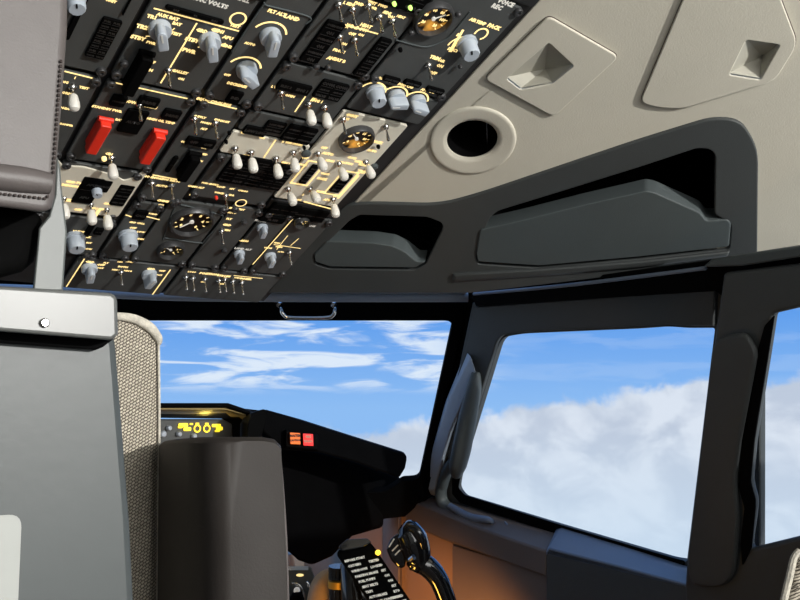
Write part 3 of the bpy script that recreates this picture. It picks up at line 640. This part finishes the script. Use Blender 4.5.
# ------------------------------------------------------------------ post and rear side window
WP = Plane(wrp(720,300,.05), hd + hdn*.05, inb*math.cos(math.radians(14)) - Vector((0,0,1))*math.sin(math.radians(14)))
wp_hole = pxl(WP, [(773,314),(920,280),(920,500),(800,537),(751,549),(749,545),(754,508),(754,500),(749,482),(753,440),(766,360)], [.004,.02,.02,0,.003,.002,.01,.01,.01,.01,.02])
wp_out = pxl(WP, [(723,273),(800,264),(990,236),(990,640),(800,640),(688,640),(684,590),(686,560),(715,330)], [.004,0,0,0,0,0,.01,.01,.02])
w3 = struct(plate('window_3', WP, [wp_out, wp_hole], -.014, 0, 'char', bev=.005))
plate('window_pane', WP, [scl(wp_hole, 1.01)], -.012, -.009, 'glass', w3, bev=0)
plate('inner_seal', WP, [pxl(WP, [(764,326),(774,315),(767,360),(754,440),(750,482),(755,500),(755,508),(751,548),(742,566),(740,545),(744,508),(738,486),(742,440),(757,352)], .003, h=.003)], 0, .003, 'matt_black', w3, bev=.001)
plate('post_cover', WP, [pxl(WP, [(687,560),(713,338),(745,332),(757,352),(740,440),(735,480),(738,520),(734,575),(722,588),(690,586)], [.01,.02,.01,.01,.01,.01,.01,.02,.02,.02], h=.008)], 0, .010, 'char', w3, bev=.005)
# roof rails over the windows
rr = struct(loft('trim_4', [wrp(x,y,.050) for x,y in ((704,267),(712,260),(760,252),(960,222),(960,236),(800,257),(742,266))], [wrp(x,y,.032) for x,y in ((704,266),(712,259),(760,251),(960,220),(960,236),(800,257),(742,266))], 'char_lt', bevel=.002))
struct(loft('trim_5', [wrp(x,y,.03) for x,y in ((470,292),(700,262),(1000,215),(1000,262),(735,285),(722,296),(716,291),(476,306))], [wrp(x,y,-.01) for x,y in ((470,291),(700,261),(1000,214),(1000,262),(735,285),(722,296),(716,291),(476,306))], 'matt_black', bevel=.001))
link_rail = struct(link('trim_6', tube_mesh([wrp(474,294,.040), wrp(560,286,.040), wrp(640,276.5,.040), wrp(706,268,.040)], .0026, 10), 'blue_grey'))
# header bars above the windshield, skylight on them put into the colour
hb = struct(link('trim_7', tube_mesh([WF.hit(-150,284,.03), WF.hit(60,291,.03), WF.hit(180,296,.03), WF.hit(330,297,.03), WF.hit(468,297,.03)], .0085, 14), 'skylit_blue'))
struct(loft('trim_8', [WF.hit(x,y,.045) for x,y in ((255,293),(280,286.5),(430,288),(466,291),(466,293.5),(300,293))], [WF.hit(x,y,.02) for x,y in ((255,293),(280,286),(430,287),(466,290),(466,294),(300,294))], 'skylit_blue', bevel=.001))
# grab handle
gh = thing('grab_handle', 'small chrome grab handle on the black header above the windshield', 'handle', WF.hit(308,305,.03))
link('bar', tube_mesh([WF.hit(280,303,.004), WF.hit(281,309,.03), WF.hit(284,315,.036), WF.hit(290,317.5,.036), WF.hit(308,318,.036), WF.hit(327,317.5,.036), WF.hit(333,315,.036), WF.hit(335,309,.03), WF.hit(335,303,.004)], .0033, 12), 'chrome', gh)
for x in (280, 334):
    f = link('mounting_foot', xf(lathe_mesh([(.010,0),(.010,.004),(.006,.010),(.0045,.014)], 16), WF.m.copy()), 'chrome', gh); 
    d = WF.hit(x, 302, .002) - WF.o
    f.location = Vector(f.location) + d
# ------------------------------------------------------------------ glareshield and instrument panel
YG = 1.52
def g_(x, y, Y): return pY(x, y, Y)
gs = thing('glareshield', 'black glareshield hood over the instrument panel, sloping down towards the corner of the windshield', 'glareshield', g_(300,440,1.4))
A = [(264,409),(300,420),(350,436),(404,453),(407,458),(405,468),(399,478),(355,462),(318,452),(284,450),(262,432)]
loft('hood', [g_(x,y,1.30) for x,y in A], [g_(x,y-1 if x>290 else y,1.42) for x,y in A], 'matt_black', gs, bevel=.004)
loft('hood_brow', [g_(x,y,1.36) for x,y in ((120,405),(160,403),(228,403),(250,411),(250,414),(228,407),(160,407),(120,408))], [g_(x,y,1.50) for x,y in ((120,406),(160,404),(228,404),(252,411),(252,420),(232,419),(160,418),(120,418))], 'matt_black', gs, bevel=.002)
loft('hood_side', [g_(x,y,1.30) for x,y in ((248,424),(252,413),(264,409),(268,412),(262,435),(262,445),(246,445))], [g_(x,y,1.45) for x,y in ((240,424),(246,413),(264,409),(268,412),(262,435),(262,445),(240,445))], 'black', gs, bevel=.002)
mp = thing('instrument_panel', 'black unlit main instrument panel below the glareshield', 'instrument panel', g_(330,500,1.42))
B = [(262,440),(284,446),(318,450),(355,460),(400,476),(398,500),(384,510),(383,527),(352,536),(332,556),(312,565),(298,560),(287,550),(262,550)]
loft('panel_body', [g_(x,y,1.45) for x,y in B], [g_(x,y,1.50) for x,y in B], 'matt_black', mp, bevel=.006)
loft('hood_back', [g_(x,y,1.505) for x,y in ((222,406),(266,411),(300,425),(300,470),(222,470))], [g_(x,y,1.53) for x,y in ((222,406),(266,411),(300,425),(300,470),(222,470))], 'matt_black', gs, bevel=.001)
# warning lights
wl = thing('warning_light_unit', 'black unit with an amber and a red square light under the hood edge', 'warning light', g_(302,440,1.29))
loft('housing', [g_(x,y,1.285) for x,y in ((286,430),(316,434),(319,438),(318,450),(286,447))], [g_(x,y,1.315) for x,y in ((284,429),(318,433),(321,438),(320,452),(284,449))], 'black', wl, bevel=.002)
for (x0, x1, ya, yb, m, tm, words) in ((290,300,432.5,444,'amber','amber_dark',('MASTER','CAUTION')), (303,313,433.5,445.5,'redlight','redtext',('FIRE','WARN'))):
    a = loft('light_cap', [g_(x0,ya,1.278), g_(x1,ya+.6,1.278), g_(x1+.5,yb+.4,1.278), g_(x0+.5,yb,1.278)], [g_(x0,ya,1.286), g_(x1,ya+.6,1.286), g_(x1+.5,yb+.4,1.286), g_(x0+.5,yb,1.286)], m, wl, bevel=.0006)
    ms = []
    for j, s in enumerate(words):
        c = g_((x0+x1)/2+.2, ya+3.3+j*4.6, 1.2765); ms.append(xf(text_mesh(s, .0052 if len(s) < 7 else .0042), Matrix.Translation(c) @ Matrix.Rotation(PI/2, 4, 'X')))
    link('lettering', merge(ms), tm, a, smooth=False)
# mode control panel, left
loft('hood_glow_strip', [g_(x,y,1.372) for x,y in ((120,408),(226,408),(246,414),(246,415),(226,409.5),(120,409.5))], [g_(x,y,1.498) for x,y in ((120,415),(226,415),(246,419),(246,420),(226,417),(120,417))], 'brow_glow', gs)  # tan strip added under the black brow so the lamp's glow shows
mc = thing('mode_control_panel', 'grey glareshield control panel with yellow-lit windows, seen above the raised armrest', 'control panel', g_(200,428,1.40))
loft('face', [g_(x,y,1.40) for x,y in ((100,419),(222,419),(232,424),(233,470),(100,470))], [g_(x,y,1.44) for x,y in ((100,419),(222,419),(232,424),(233,470),(100,470))], 'panel', mc, bevel=.003)
MC = Plane(g_(200,430,1.398), (1,0,0), (0,-1,0))
ms = []
for x, y, rr_ in ((197,428.5,3.6),(206.5,428.5,3.6)):
    u, v = MC.uv(x, y); ms.append(xf(arc_strip(rr_*.00145, 0, 2*PI, .0026, .0012, 24), T(u, v)))
    u, v = MC.uv(x, y-4.5); ms.append(xf(box_mesh(0,0,.0008,.0014,.006,.004), T(u, v)))
for x, y, w, h in ((183,425,.016,.006),(187,429,.013,.006),(180,427,.008,.004),(216,425.5,.016,.005),(219,428.5,.012,.006),(217,431,.009,.003),(191,424,.006,.003)):
    u, v = MC.uv(x, y); ms.append(xf(plate_mesh([rnd([(-w/2,-h/2),(w/2,-h/2),(w/2,h/2),(-w/2,h/2)], .002, 3)], .0006, .0014, 0), T(u, v)))
me = merge(ms); me.transform(MC.m); link('lit_window', me, 'yellow', mc, smooth=False)
for x, y, r in ((168,428,.004),(178,434,.004),(193,436,.004),(162,434,.005)):
    u, v = MC.uv(x, y); k_ = sh(('mk', r), lambda: lathe_mesh([(r,0),(r,.006),(r*.7,.008)], 14), 'knob'); o = bpy.data.objects.new('knob', k_); C.objects.link(o); o.parent = mc; o.matrix_local = Matrix.Translation(-mc.location) @ MC.m @ T(u, v)
# centre panel strip seen between the seat and the armrest
cp = thing('centre_instrument_panel', 'tan and orange-lit strip of centre panel glimpsed between woven cushion and armrest', 'instrument panel', g_(160,520,1.42))
loft('panel_face', [g_(x,y,1.54) for x,y in ((60,455),(262,455),(262,640),(60,640))], [g_(x,y,1.56) for x,y in ((60,455),(262,455),(262,640),(60,640))], 'tan', cp, bevel=.002)
# pedestal at the bottom between armrest and yoke
pe = thing('centre_pedestal', 'grey throttle pedestal corner with lit knobs at the bottom beside the armrest', 'pedestal', Vector((.58,1.05,FLOOR)))
pt = [pD(x,y,1.28) for x,y in ((240,572),(312,566),(322,600),(322,660),(240,660))]
loft('pedestal_top', pt, [p+Vector((.02,.10,-.02)) for p in pt], 'panel', pe, bevel=.003)
base = [Vector((a.x, a.y, FLOOR)) for a in (pD(250,600,1.30), pD(320,600,1.30), pD(320,600,1.30)+Vector((0,.25,0)), pD(250,600,1.30)+Vector((0,.25,0)))]
loft('pedestal_body', base, [Vector((p.x, p.y, pD(320,640,1.3).z)) for p in base], 'panel', pe, bevel=.005)
def spot3(x, y, d): return pD(x, y, d)
CP = Plane(pD(300,585,1.272), R, -F)
ms = [xf(box_mesh(0,0,.0002,.0014,.030,.005), T(*CP.uv(297,568)))]
me = merge(ms); me.transform(CP.m); link('placard', me, 'knob', pe, smooth=False)
ms = [xf(plate_mesh([ell0 for ell0 in [[(.005*math.cos(a*PI/8), .0018*math.sin(a*PI/8)) for a in range(16)]]], .0002, .001, 0), T(*CP.uv(300,575)))]
me = merge(ms); me.transform(CP.m); link('lit_button', me, 'legend', pe, smooth=False)
link('bail_handle', tube_mesh([CP.at(*CP.uv(x,y), .01) for x,y in ((293,581),(300,583),(304,590),(306,600),(309,598),(311,590),(309,582),(307,580))], .0016, 8), 'chrome', pe)
link('lamp_button', xf(lathe_mesh([(.0042,0),(.0042,.004),(.003,.006)], 16), CP.m @ T(*CP.uv(297,590))), 'legend_white', pe)
link('knob', xf(lathe_mesh([(.010,0),(.010,.012),(.008,.015)], 18), CP.m @ T(*CP.uv(298,598))), 'black', pe)
# ------------------------------------------------------------------ control column, wheel and checklist
yk = thing('control_column', 'glossy black control wheel with a horn grip and a printed checklist plate on its hub', 'control wheel', Vector((pD(400,600,1.12).x, pD(400,600,1.12).y, FLOOR)))
dY = 1.10
link('wheel_horn', tube_mesh([pD(411,560,dY), pD(419,562,dY), pD(428,567,dY), pD(437,577,dY), pD(443,590,dY), pD(448,608,dY), pD(446,640,dY), pD(420,665,dY), pD(375,660,dY)], [.011,.0125,.0125,.0115,.0108,.0105,.0105,.011,.012], 18), 'gloss_black', yk)
hg = link('horn_grip', tube_mesh([pD(402,526,dY), pD(406,530,dY), pD(412,540,dY), pD(416,552,dY), pD(417,562,dY), pD(413,569,dY)], [.007,.015,.018,.017,.015,.009], 18), 'gloss_black', yk)
link('trim_switch', tube_mesh([pD(409,527,dY-.012), pD(417,531,dY-.015), pD(422,540,dY-.015), pD(423,548,dY-.012)], [.004,.006,.006,.004], 12), 'gloss_black', hg)
link('trigger_guard', merge([loft_mesh([pD(x,y,dY-.008) for x,y in ((386,549),(390,540),(396,534),(405,533),(407,552),(405,568),(398,568),(391,560))], [pD(x,y,dY+.02) for x,y in ((386,549),(390,540),(396,534),(405,533),(407,552),(405,568),(398,568),(391,560))])]), 'gloss_black', hg, bevel=.003)
link('grip_ribs', merge([tube_mesh([pD(a,b,dY-.009), pD(c,d,dY-.009)], .0009, 6) for a,b,c,d in ((389,547,394,539),(392,551,398,545),(395,555,400,550))]), 'knob_light', hg)
link('microphone_switch', tube_mesh([pD(410,560,dY-.016), pD(414,557,dY-.02)], .003, 8), 'metal', hg)
link('collar', tube_mesh([pD(421,549,dY-.004), pD(423,552,dY-.004)], .0055, 10), 'chrome', hg)
link('column', tube_mesh([pD(338,566,1.15), pD(338,580,1.15), pD(339,640,1.15), pD(345,760,1.16)], [.0115,.0115,.0115,.014], 20), 'gloss_black', yk)
link('column_glint_band', tube_mesh([pD(338,580,1.145), pD(338,587,1.145)], .0122, 20), 'glint_brass', yk)  # added band standing in for a lamp reflection on the column
low = pD(345,760,1.16)
link('column_base', tube_mesh([low, Vector((low.x, low.y, FLOOR+.01))], [.02,.03], 16), 'panel', yk)
link('column_boot', tube_mesh([pD(336,574,1.19), pD(329,584,1.19), pD(326,602,1.19), pD(326,660,1.19)], [.010,.020,.024,.024], 20), 'orange_drum', yk)
link('hub', tube_mesh([pD(350,562,1.13), pD(356,590,1.12), pD(362,640,1.11)], [.012,.018,.024], 16), 'gloss_black', yk)
# checklist: plate square in space, turned and tipped
k1 = R*36 + U*10 - F*(-25); k2 = R*45 - U*60 - F*40
o_ = pD(337,553,1.06); s_ = 1.06/FPX
CK = Plane(o_, R*36+U*10+F*25, (R*36+U*10+F*25).cross(-(R*45-U*60-F*40)))
if CK.ez.dot(F) > 0: CK = Plane(o_, R*36+U*10+F*25, -CK.ez)
eyd = -1 if CK.ey.dot(U) > 0 else 1
cw_, chh = CK.uv(372,543)[0], CK.uv(417,613)
PLW = CK.uv(372,543); BLp = CK.uv(384,613); BRp = CK.uv(419,613)
ck = plate('checklist_plate', CK, [rnd([CK.uv(337,553), CK.uv(343,543), CK.uv(369,541), CK.uv(374,546), CK.uv(424,620), CK.uv(388,628)], .003, 3)], -.004, 0, 'black', yk, bev=.001)
plate('clip', CK, [rnd([CK.uv(338,548), CK.uv(346,541), CK.uv(366,540), CK.uv(371,544), CK.uv(362,549), CK.uv(341,553)], .002, 3)], .0, .005, 'gloss_black', ck, bev=.0015)
lines = [('BEFORE START',''),('OXYGEN','TESTED'),('WINDOWS','LOCKED'),('PARKING BRAKE','SET'),('FUEL PUMPS','ON'),('SEAT BELTS','ON'),('TRIM','SET'),('AUTOBRAKE','RTO'),('FLIGHT CONTROLS','CHECKED'),('FLAPS','SET'),('ENGINE START','BLEEDS'),('GENERATORS','ON'),('PROBE HEAT','ON'),('TAKEOFF BRIEF','DONE')]
ms = []
for i, (a, b) in enumerate(lines):
    t = (i+1.3)/14.5
    lx, ly = 337+51*t+3, 553+75*t+2; rx, ry = 374+50*t-3, 546+74*t+2
    u, v = CK.uv(lx, ly); u2, v2 = CK.uv(rx, ry); an = math.atan2(v2-v, u2-u)
    ms.append(xf(text_mesh(a, .0037, 'LEFT'), T(u, v, .0004) @ RZ(an)))
    if b: ms.append(xf(text_mesh(b, .0037, 'RIGHT'), T(u2, v2, .0004) @ RZ(an)))
me = merge(ms); me.transform(CK.m); link('printed_lines', me, 'legend_white', ck, smooth=False)  # print given a faint glow of its own to look bright
bl = link('indicator_bulb', xf(lathe_mesh([(.0001,-.003),(.003,-.001),(.0033,.001),(.002,.003),(.0001,.0035)], 14), Matrix.Translation(pD(378,553,1.07))), 'yellow_glow', yk)
# ------------------------------------------------------------------ captain's seat (seen from behind)
YS = .45
seat = thing('pilot_seat', 'pilot seat seen from behind: grey metal back shell, leather headrest and raised leather armrest', 'seat', Vector((-.12, .60, FLOOR)))
def s_(x, y, Y): return pY(x, y, Y)
# back shell
sh_f = [(-420,300),(110,322),(115,345),(121,420),(129,520),(135,640),(135,900),(-420,900)]
loft('back_shell', [s_(x,y,YS) for x,y in sh_f], [s_(x-1,y,YS+.035) for x,y in sh_f], 'seat_grey', seat, bevel=.003)
cp_f = [(-420,256),(0,286),(112,293),(117,298),(118,335),(112,340),(0,331),(-420,300)]
cap = loft('back_cap', [s_(x,y,YS-.022) for x,y in cp_f], [s_(x-1.5,y+1.5,YS+.03) for x,y in cp_f], 'cap_grey', seat, bevel=.0035, seg=4)
loft('cap_gap_shade', [s_(x,y,YS-.006) for x,y in ((-420,290),(0,325),(115,332),(116,337),(103,347),(96,350),(0,343),(-420,330))], [s_(x-1,y,YS+.03) for x,y in ((-420,290),(0,325),(115,332),(116,337),(103,347),(96,350),(0,343),(-420,330))], 'matt_black', seat, bevel=.001)  # black block stands in for the shade in the gap under the cap
cs = Plane(s_(44,323,YS-.022), (1,0,0), (0,-1,0))
link('screw', xf(lathe_mesh([(.0021,0),(.0021,.0012),(.0015,.0018)], 14), cs.m), 'metal', cap)
plate('sticker', Plane(s_(0,560,YS), (1,0,0), (0,-1,0)), [rnd([( -.06,-.05),(.0085,-.05),(.0085,.0195),(-.06,.0195)], .006, 5)], 0, .0005, 'sticker', seat, bev=.0001)
# fabric cushion
fc_f = [(60,318),(118,317),(134,319),(150,327),(158,339),(159,420),(158,520),(157,640),(60,640)]
YC = YS+.115
loft('seat_back_cushion', [s_(x,y,YC) for x,y in fc_f], [s_(x-2,y+3,YC+.09) for x,y in fc_f], 'weave', seat, bevel=.004, seg=3)
link('cushion_piping', tube_mesh([s_(x,y,YC-.0005) for x,y in ((100,317),(118,316.5),(134,319),(149,327),(158,338),(159,345))], [.0022,.0026,.0030,.0034,.0028,.001], 10), 'fuzzy', seat)
link('side_piping', tube_mesh([s_(x,y,YC-.0005) for x,y in ((158.6,345),(159.2,420),(158.4,520),(157.2,640))], .0009, 8), 'fuzzy', seat)
big = [s_(x,y,YC+.04) for x,y in ((-380,370),(100,370),(100,1200),(-380,1200))]
loft('inner_cushion', big, [p+Vector((0,.07,0)) for p in big], 'weave', seat, bevel=.01)
z_s = FLOOR+.42
def bx(name, x0, x1, y0, y1, z0, z1, m, par, bev=.01):
    a = [Vector((x0,y0,z0)), Vector((x1,y0,z0)), Vector((x1,y1,z0)), Vector((x0,y1,z0))]; return loft(name, a, [p+Vector((0,0,z1-z0)) for p in a], m, par, bevel=bev, seg=3)
bx('seat_cushion', -.36, .11, .50, .98, z_s-.10, z_s+.02, 'weave', seat, .02)
bx('seat_base', -.28, .04, .54, .90, FLOOR+.05, z_s-.10, 'seat_grey', seat)
bx('floor_rail', -.26, -.20, .48, .98, FLOOR, FLOOR+.05, 'metal', seat, .003)
bx('floor_rail', -.04, .02, .48, .98, FLOOR, FLOOR+.05, 'metal', seat, .003)
bx('lower_back', -.36, .09, .46, .52, z_s-.08, -.30, 'seat_grey', seat)
# headrest, its bracket and the roll behind it
hb_ = [(57,156),(60,165),(62,190),(67,232),(63,291),(33,291),(39,228),(49,216),(55,195)]
loft('headrest_bracket', [s_(x,y,YS+.005) for x,y in hb_], [s_(x-.5,y,YS+.012) for x,y in hb_], 'bracket', seat, bevel=.001)
hr = [(-420,-160),(60,-160),(68,-40),(67,30),(62,100),(57,160),(55,196),(52,208),(46,213),(0,207),(-420,170)]
YH = YS-.035
hrest = loft('headrest', [s_(x,y,YH) for x,y in hr], [s_(x-3,y-2,YS+.03) for x,y in hr], 'leather', seat, bevel=.006, seg=5)
def seam(a, b, n, h=.0008, r=.0006, name='stitching'):
    ms = []
    for i in range(n):
        t = i/n; t2 = (i+.55)/n; p = Vector(a).lerp(Vector(b), t); q = Vector(a).lerp(Vector(b), t2)
        ms.append(tube_mesh([s_(p.x,p.y,YH-h), s_(q.x,q.y,YH-h)], r, 6, sub=1))
    return ms
ms = seam((-60,165),(50,177),22) + seam((-60,187),(48,199),22) + seam((50,177),(47,200),5) + seam((61,60),(53,176),24)
link('stitching', merge(ms), 'thread', hrest)
link('seam_roll', tube_mesh([s_(x,y,YH+.001) for x,y in ((-200,156),(-60,171),(20,180),(49,184))], [.006,.006,.006,.005], 14), 'leather', hrest)
rl = [(-420,180),(0,206),(45,212),(42,228),(38,248),(34,262),(22,272),(0,278),(-420,262)]
loft('neck_roll', [s_(x,y,YS+.010) for x,y in rl], [s_(x-2,y,YS+.05) for x,y in rl], 'black', seat, bevel=.008, seg=4)  # leather in the headrest's shadow, that shade put in as black
# folded-up armrest
YA = .47
ar_f = [(201,447),(206,440),(225,437),(262,437),(276,440),(281,448),(284,500),(287,560),(289,640),(214,640),(208,540)]
ar_b = [(160,446),(166,440),(190,436),(238,436),(252,440),(256,448),(258,500),(258,560),(258,640),(158,640),(159,540)]
rings_ = []
def ring_px(xl, xr, yt, sl, Y):
    return [s_(x,y,Y) for x,y in ((xl,yt+6),(xl+4,yt+2),(xl+16,yt),(xr-20,yt),(xr-8,yt+2),(xr-2,yt+8),(xr+1,500),(xr+3,560),(xr+5,640),(xl+sl,640),(xl+sl*.6,540))]
bm = bmesh.new(); prev = None
for (xl, xr, yt, sl, Y) in ((159,256,440,-2,.565),(161,262,439,-1,.545),(186,279,437,2,.505),(196,281.5,437,4,.490),(207,282.5,437.5,5,.479),(220,283,439.5,5,.4725),(228,283,441,5,.470)):
    cur = [bm.verts.new(p) for p in ring_px(xl, xr, yt, sl, Y)]
    if prev:
        for k in range(len(cur)): bm.faces.new((prev[k], prev[(k+1)%len(cur)], cur[(k+1)%len(cur)], cur[k]))
    else: bm.faces.new(cur[::-1])
    prev = cur
bm.faces.new(prev); bmesh.ops.recalc_face_normals(bm, faces=bm.faces); me = bpy.data.meshes.new('arm'); bm.to_mesh(me); bm.free()
arm = link('armrest', me, 'leather_dk', seat, angle=50)
link('edge_piping', tube_mesh([s_(x,y,YA+.004) for x,y in ((279,446),(283.5,500),(286.8,560),(288.6,640))], .0008, 8), 'leather', arm)
bx('armrest_mount', .10, .17, .48, .56, z_s-.05, -.35, 'seat_grey', seat)
# ------------------------------------------------------------------ first officer's seat corner
s2 = thing('pilot_seat', 'woven-fabric seat whose edge shows in the lower corner beneath the rear side window', 'seat', Vector((.92, .30, FLOOR)))
cx = pD(800,600,.62)
fo = [(795,556),(803,550),(830,548),(1200,548),(1200,760),(770,760),(781,610),(788,585),(791,570)]
loft('seat_back_cushion', [pD(x,y,.60) for x,y in fo], [pD(x+4,y,.68) for x,y in fo], 'weave', s2, bevel=.006, seg=3)
link('cushion_piping', tube_mesh([pD(x,y,.598) for x,y in ((800,550),(794,558),(790,575),(784,600),(776,640))], [.002,.0022,.0024,.0024,.002], 8), 'fuzzy', s2)
c0 = pD(900,760,.64)
bx('seat_cushion', c0.x-.12, c0.x+.18, c0.y-.02, c0.y+.40, z_s-.12, z_s, 'weave', s2, .02)
bx('lower_back', c0.x-.10, c0.x+.16, c0.y-.05, c0.y+.02, z_s-.12, c0.z+.08, 'seat_grey', s2)
bx('seat_base', c0.x-.08, c0.x+.14, c0.y+.03, c0.y+.34, FLOOR, z_s-.12, 'seat_grey', s2)
bx('back_shell', .66, 1.12, -.02, .04, -.72, .06, 'seat_grey', s2, .02)  # unseen seat back, placed and sized to shade post and sidewall
# ------------------------------------------------------------------ cabin shell
def sbox(name, x0, x1, y0, y1, z0, z1, m):
    return struct(bx(name, x0, x1, y0, y1, z0, z1, m, None, 0))
sbox('floor', -1.45, 1.45, -3.0, 2.1, FLOOR-.05, FLOOR, 'floor')
sbox('wall_rear', -1.45, 1.45, -3.0, -2.95, FLOOR, 1.2, 'shell')
sbox('wall_left', -1.45, -1.40, -2.95, 2.1, FLOOR, 1.2, 'shell')
sbox('wall_right_rear', 1.30, 1.35, -2.95, .05, FLOOR, 1.2, 'shell')
sbox('ceiling_rear', -1.40, 1.35, -2.95, .15, 1.15, 1.2, 'shell')
sbox('wall_front', -1.40, 1.35, 2.0, 2.1, FLOOR, -.35, 'shell')
sbox('wall_right_lower', 1.30, 1.35, .05, 2.0, FLOOR, -.30, 'shell')
e0 = OV.at(0,.80); 
cj = struct(loft('ceiling_join', [Vector((-1.40, e0.y, e0.z)), Vector((1.35, e0.y, e0.z)), Vector((1.35,.15,1.2)), Vector((-1.40,.15,1.2))], [Vector((-1.40, e0.y, e0.z+.03)), Vector((1.35, e0.y, e0.z+.03)), Vector((1.35,.18,1.23)), Vector((-1.40,.18,1.23))], 'shell'))
lf = OV.at(-.85, -.036)
struct(loft('ceiling_left', [Vector((-1.40, lf.y, lf.z)), lf, OV.at(-.85,.80), Vector((-1.40, e0.y, e0.z))], [Vector((-1.40, lf.y, lf.z+.03)), lf+Vector((0,0,.03)), OV.at(-.85,.80)+Vector((0,0,.03)), Vector((-1.40, e0.y, e0.z+.03))], 'shell'))
# ------------------------------------------------------------------ sky seen through the windows
w = bpy.data.worlds.new('sky'); bpy.context.scene.world = w; w.use_nodes = True; nt = w.node_tree; N = nt.nodes.new; L = nt.links.new
bg = nt.nodes['Background']
def node(t, **k):
    n = N(t)
    for a, b in k.items(): setattr(n, a, b)
    return n
def mth(op, a, b=None, c=None, clamp=False):
    n = node('ShaderNodeMath', operation=op); n.use_clamp = clamp
    for i, x in enumerate((a, b, c)):
        if x is None: continue
        if isinstance(x, (int, float)): n.inputs[i].default_value = x
        else: L(x, n.inputs[i])
    return n.outputs[0]
def mr(x, a, b, c, d, smooth=True):
    n = node('ShaderNodeMapRange'); n.interpolation_type = 'SMOOTHSTEP' if smooth else 'LINEAR'; n.clamp = True
    L(x, n.inputs[0]); 
    for i, q in enumerate((a, b, c, d)): n.inputs[i+1].default_value = q
    return n.outputs[0]
def mixc(f, a, b):
    n = node('ShaderNodeMix', data_type='RGBA'); 
    if isinstance(f, float): n.inputs[0].default_value = f
    else: L(f, n.inputs[0])
    for i, x in ((6, a), (7, b)):
        if isinstance(x, tuple): n.inputs[i].default_value = (*x, 1)
        else: L(x, n.inputs[i])
    return n.outputs[2]
geo = N('ShaderNodeTexCoord'); sp = N('ShaderNodeSeparateXYZ'); L(geo.outputs['Generated'], sp.inputs[0])
az = mth('ARCTAN2', sp.outputs[0], sp.outputs[1]); el = mth('ARCSINE', sp.outputs[2])
# horizontal degrees / elevation degrees
azd = mth('MULTIPLY', az, 180/PI); eld = mth('MULTIPLY', el, 180/PI)
cb_ = N('ShaderNodeCombineXYZ'); L(azd, cb_.inputs[0]); L(eld, cb_.inputs[1])
def noise(vec, sx, sy, rot, scale, det, dist=0, rough=.5):
    mp_ = N('ShaderNodeMapping'); mp_.inputs['Scale'].default_value = (sx, sy, 1); mp_.inputs['Rotation'].default_value = (0, 0, rot); mp_.vector_type = 'TEXTURE' if False else 'POINT'
    L(vec, mp_.inputs[0]); n = N('ShaderNodeTexNoise'); n.inputs['Scale'].default_value = scale; n.inputs['Detail'].default_value = det; n.inputs['Distortion'].default_value = dist; n.inputs['Roughness'].default_value = rough
    L(mp_.outputs[0], n.inputs['Vector']); return n.outputs['Fac']
vec = cb_.outputs[0]
blue = mixc(mr(eld, 0.0, 5.5, 0, 1, False), (.28,.52,.90), (.12,.35,.85))
# cirrus streaks high in the forward view, thinning towards the side
cir = noise(vec, .17, 1.0, -.10, 1.15, 5, .6, .55)
cm = mth('MULTIPLY', mr(cir, .44, .62, 0, 1), mr(eld, .6, 1.8, 0, 1))
cm = mth('MULTIPLY', cm, mr(azd, 39.5, 46, 1, .12))
c1_ = mixc(mth('MULTIPLY', cm, .92), blue, (.80,.88,.97))
# cloud bank
n1 = noise(vec, 1.0, 1.0, 0, .33, 6, .2, .6); n2 = noise(vec, .5, 1, .2, .12, 2)
top = mth('ADD', mr(azd, 33, 60, -1.3, 2.0, False), mth('MULTIPLY', mth('SUBTRACT', n1, .5), 3.6))
top = mth('ADD', top, mth('MULTIPLY', mth('SUBTRACT', n2, .5), 2.0))
bank = mr(mth('SUBTRACT', top, eld), -.05, .75, 0, 1)
n3 = noise(vec, .8, 1.1, .3, .35, 5, .4, .55); n4 = noise(vec, 1, 1, 0, .8, 3, 0, .5)
cc = mixc(mr(n3, .38, .64, 0, 1), (.54,.61,.73), (.74,.80,.89))
cc = mixc(mr(eld, -1, -8, 0, .75, False), cc, (.62,.76,.90))
fin = mixc(bank, c1_, cc)
# brighter cloud shoulder low down
sh_ = mth('SUBTRACT', mth('MULTIPLY_ADD', mth('SUBTRACT', azd, 57.5), .95, -14.0), eld)
sh2 = mth('MULTIPLY', mr(sh_, -.4, .5, 0, 1), mr(eld, -2, -5, 0, 1))
fin = mixc(mth('MULTIPLY', sh2, .6), fin, (.80,.88,.93))
L(fin, bg.inputs[0]); bg.inputs[1].default_value = 1.0
# ------------------------------------------------------------------ lamps
def lamp(name, kind, loc, e, col=(1,1,1), **k):
    l = bpy.data.lights.new(name, kind); l.energy = e; l.color = col
    for a, b in k.items(): setattr(l, a, b)
    o = bpy.data.objects.new(name, l); C.objects.link(o); o.location = loc; return o
lamp('cabin_key_lamp', 'POINT', (1.0, -2.3, .52), 330, (1,.98,.94), shadow_soft_size=.022)
fa = lamp('added_fill', 'AREA', (.30, -1.0, .30), 7.5, (1,.98,.95), size=.8)  # unseen fill light, added to brighten the right wall and ceiling
fa.rotation_euler = (Vector((.95, .9, .05))-Vector(fa.location)).to_track_quat('-Z', 'Y').to_euler()
fl = lamp('footwell_lamp', 'SPOT', (.84, 1.02, -.46), 17.0, (1,.42,.12), shadow_soft_size=.03, spot_size=math.radians(100), spot_blend=.6)
fl.rotation_euler = (Vector((1.2, 1.32, -.60))-Vector(fl.location)).to_track_quat('-Z', 'Y').to_euler()
lamp('glareshield_lamp', 'POINT', (pY(205,418.5,1.46)), .12, (1,.72,.12), shadow_soft_size=.01)
lamp('floodlight', 'POINT', pD(345,585,1.05)+Vector((0,0,-.12)), .6, (1,.5,.08), shadow_soft_size=.02)
s = bpy.context.scene; s.view_settings.view_transform = 'Standard'; s.view_settings.look = 'None'; s.view_settings.exposure = 0
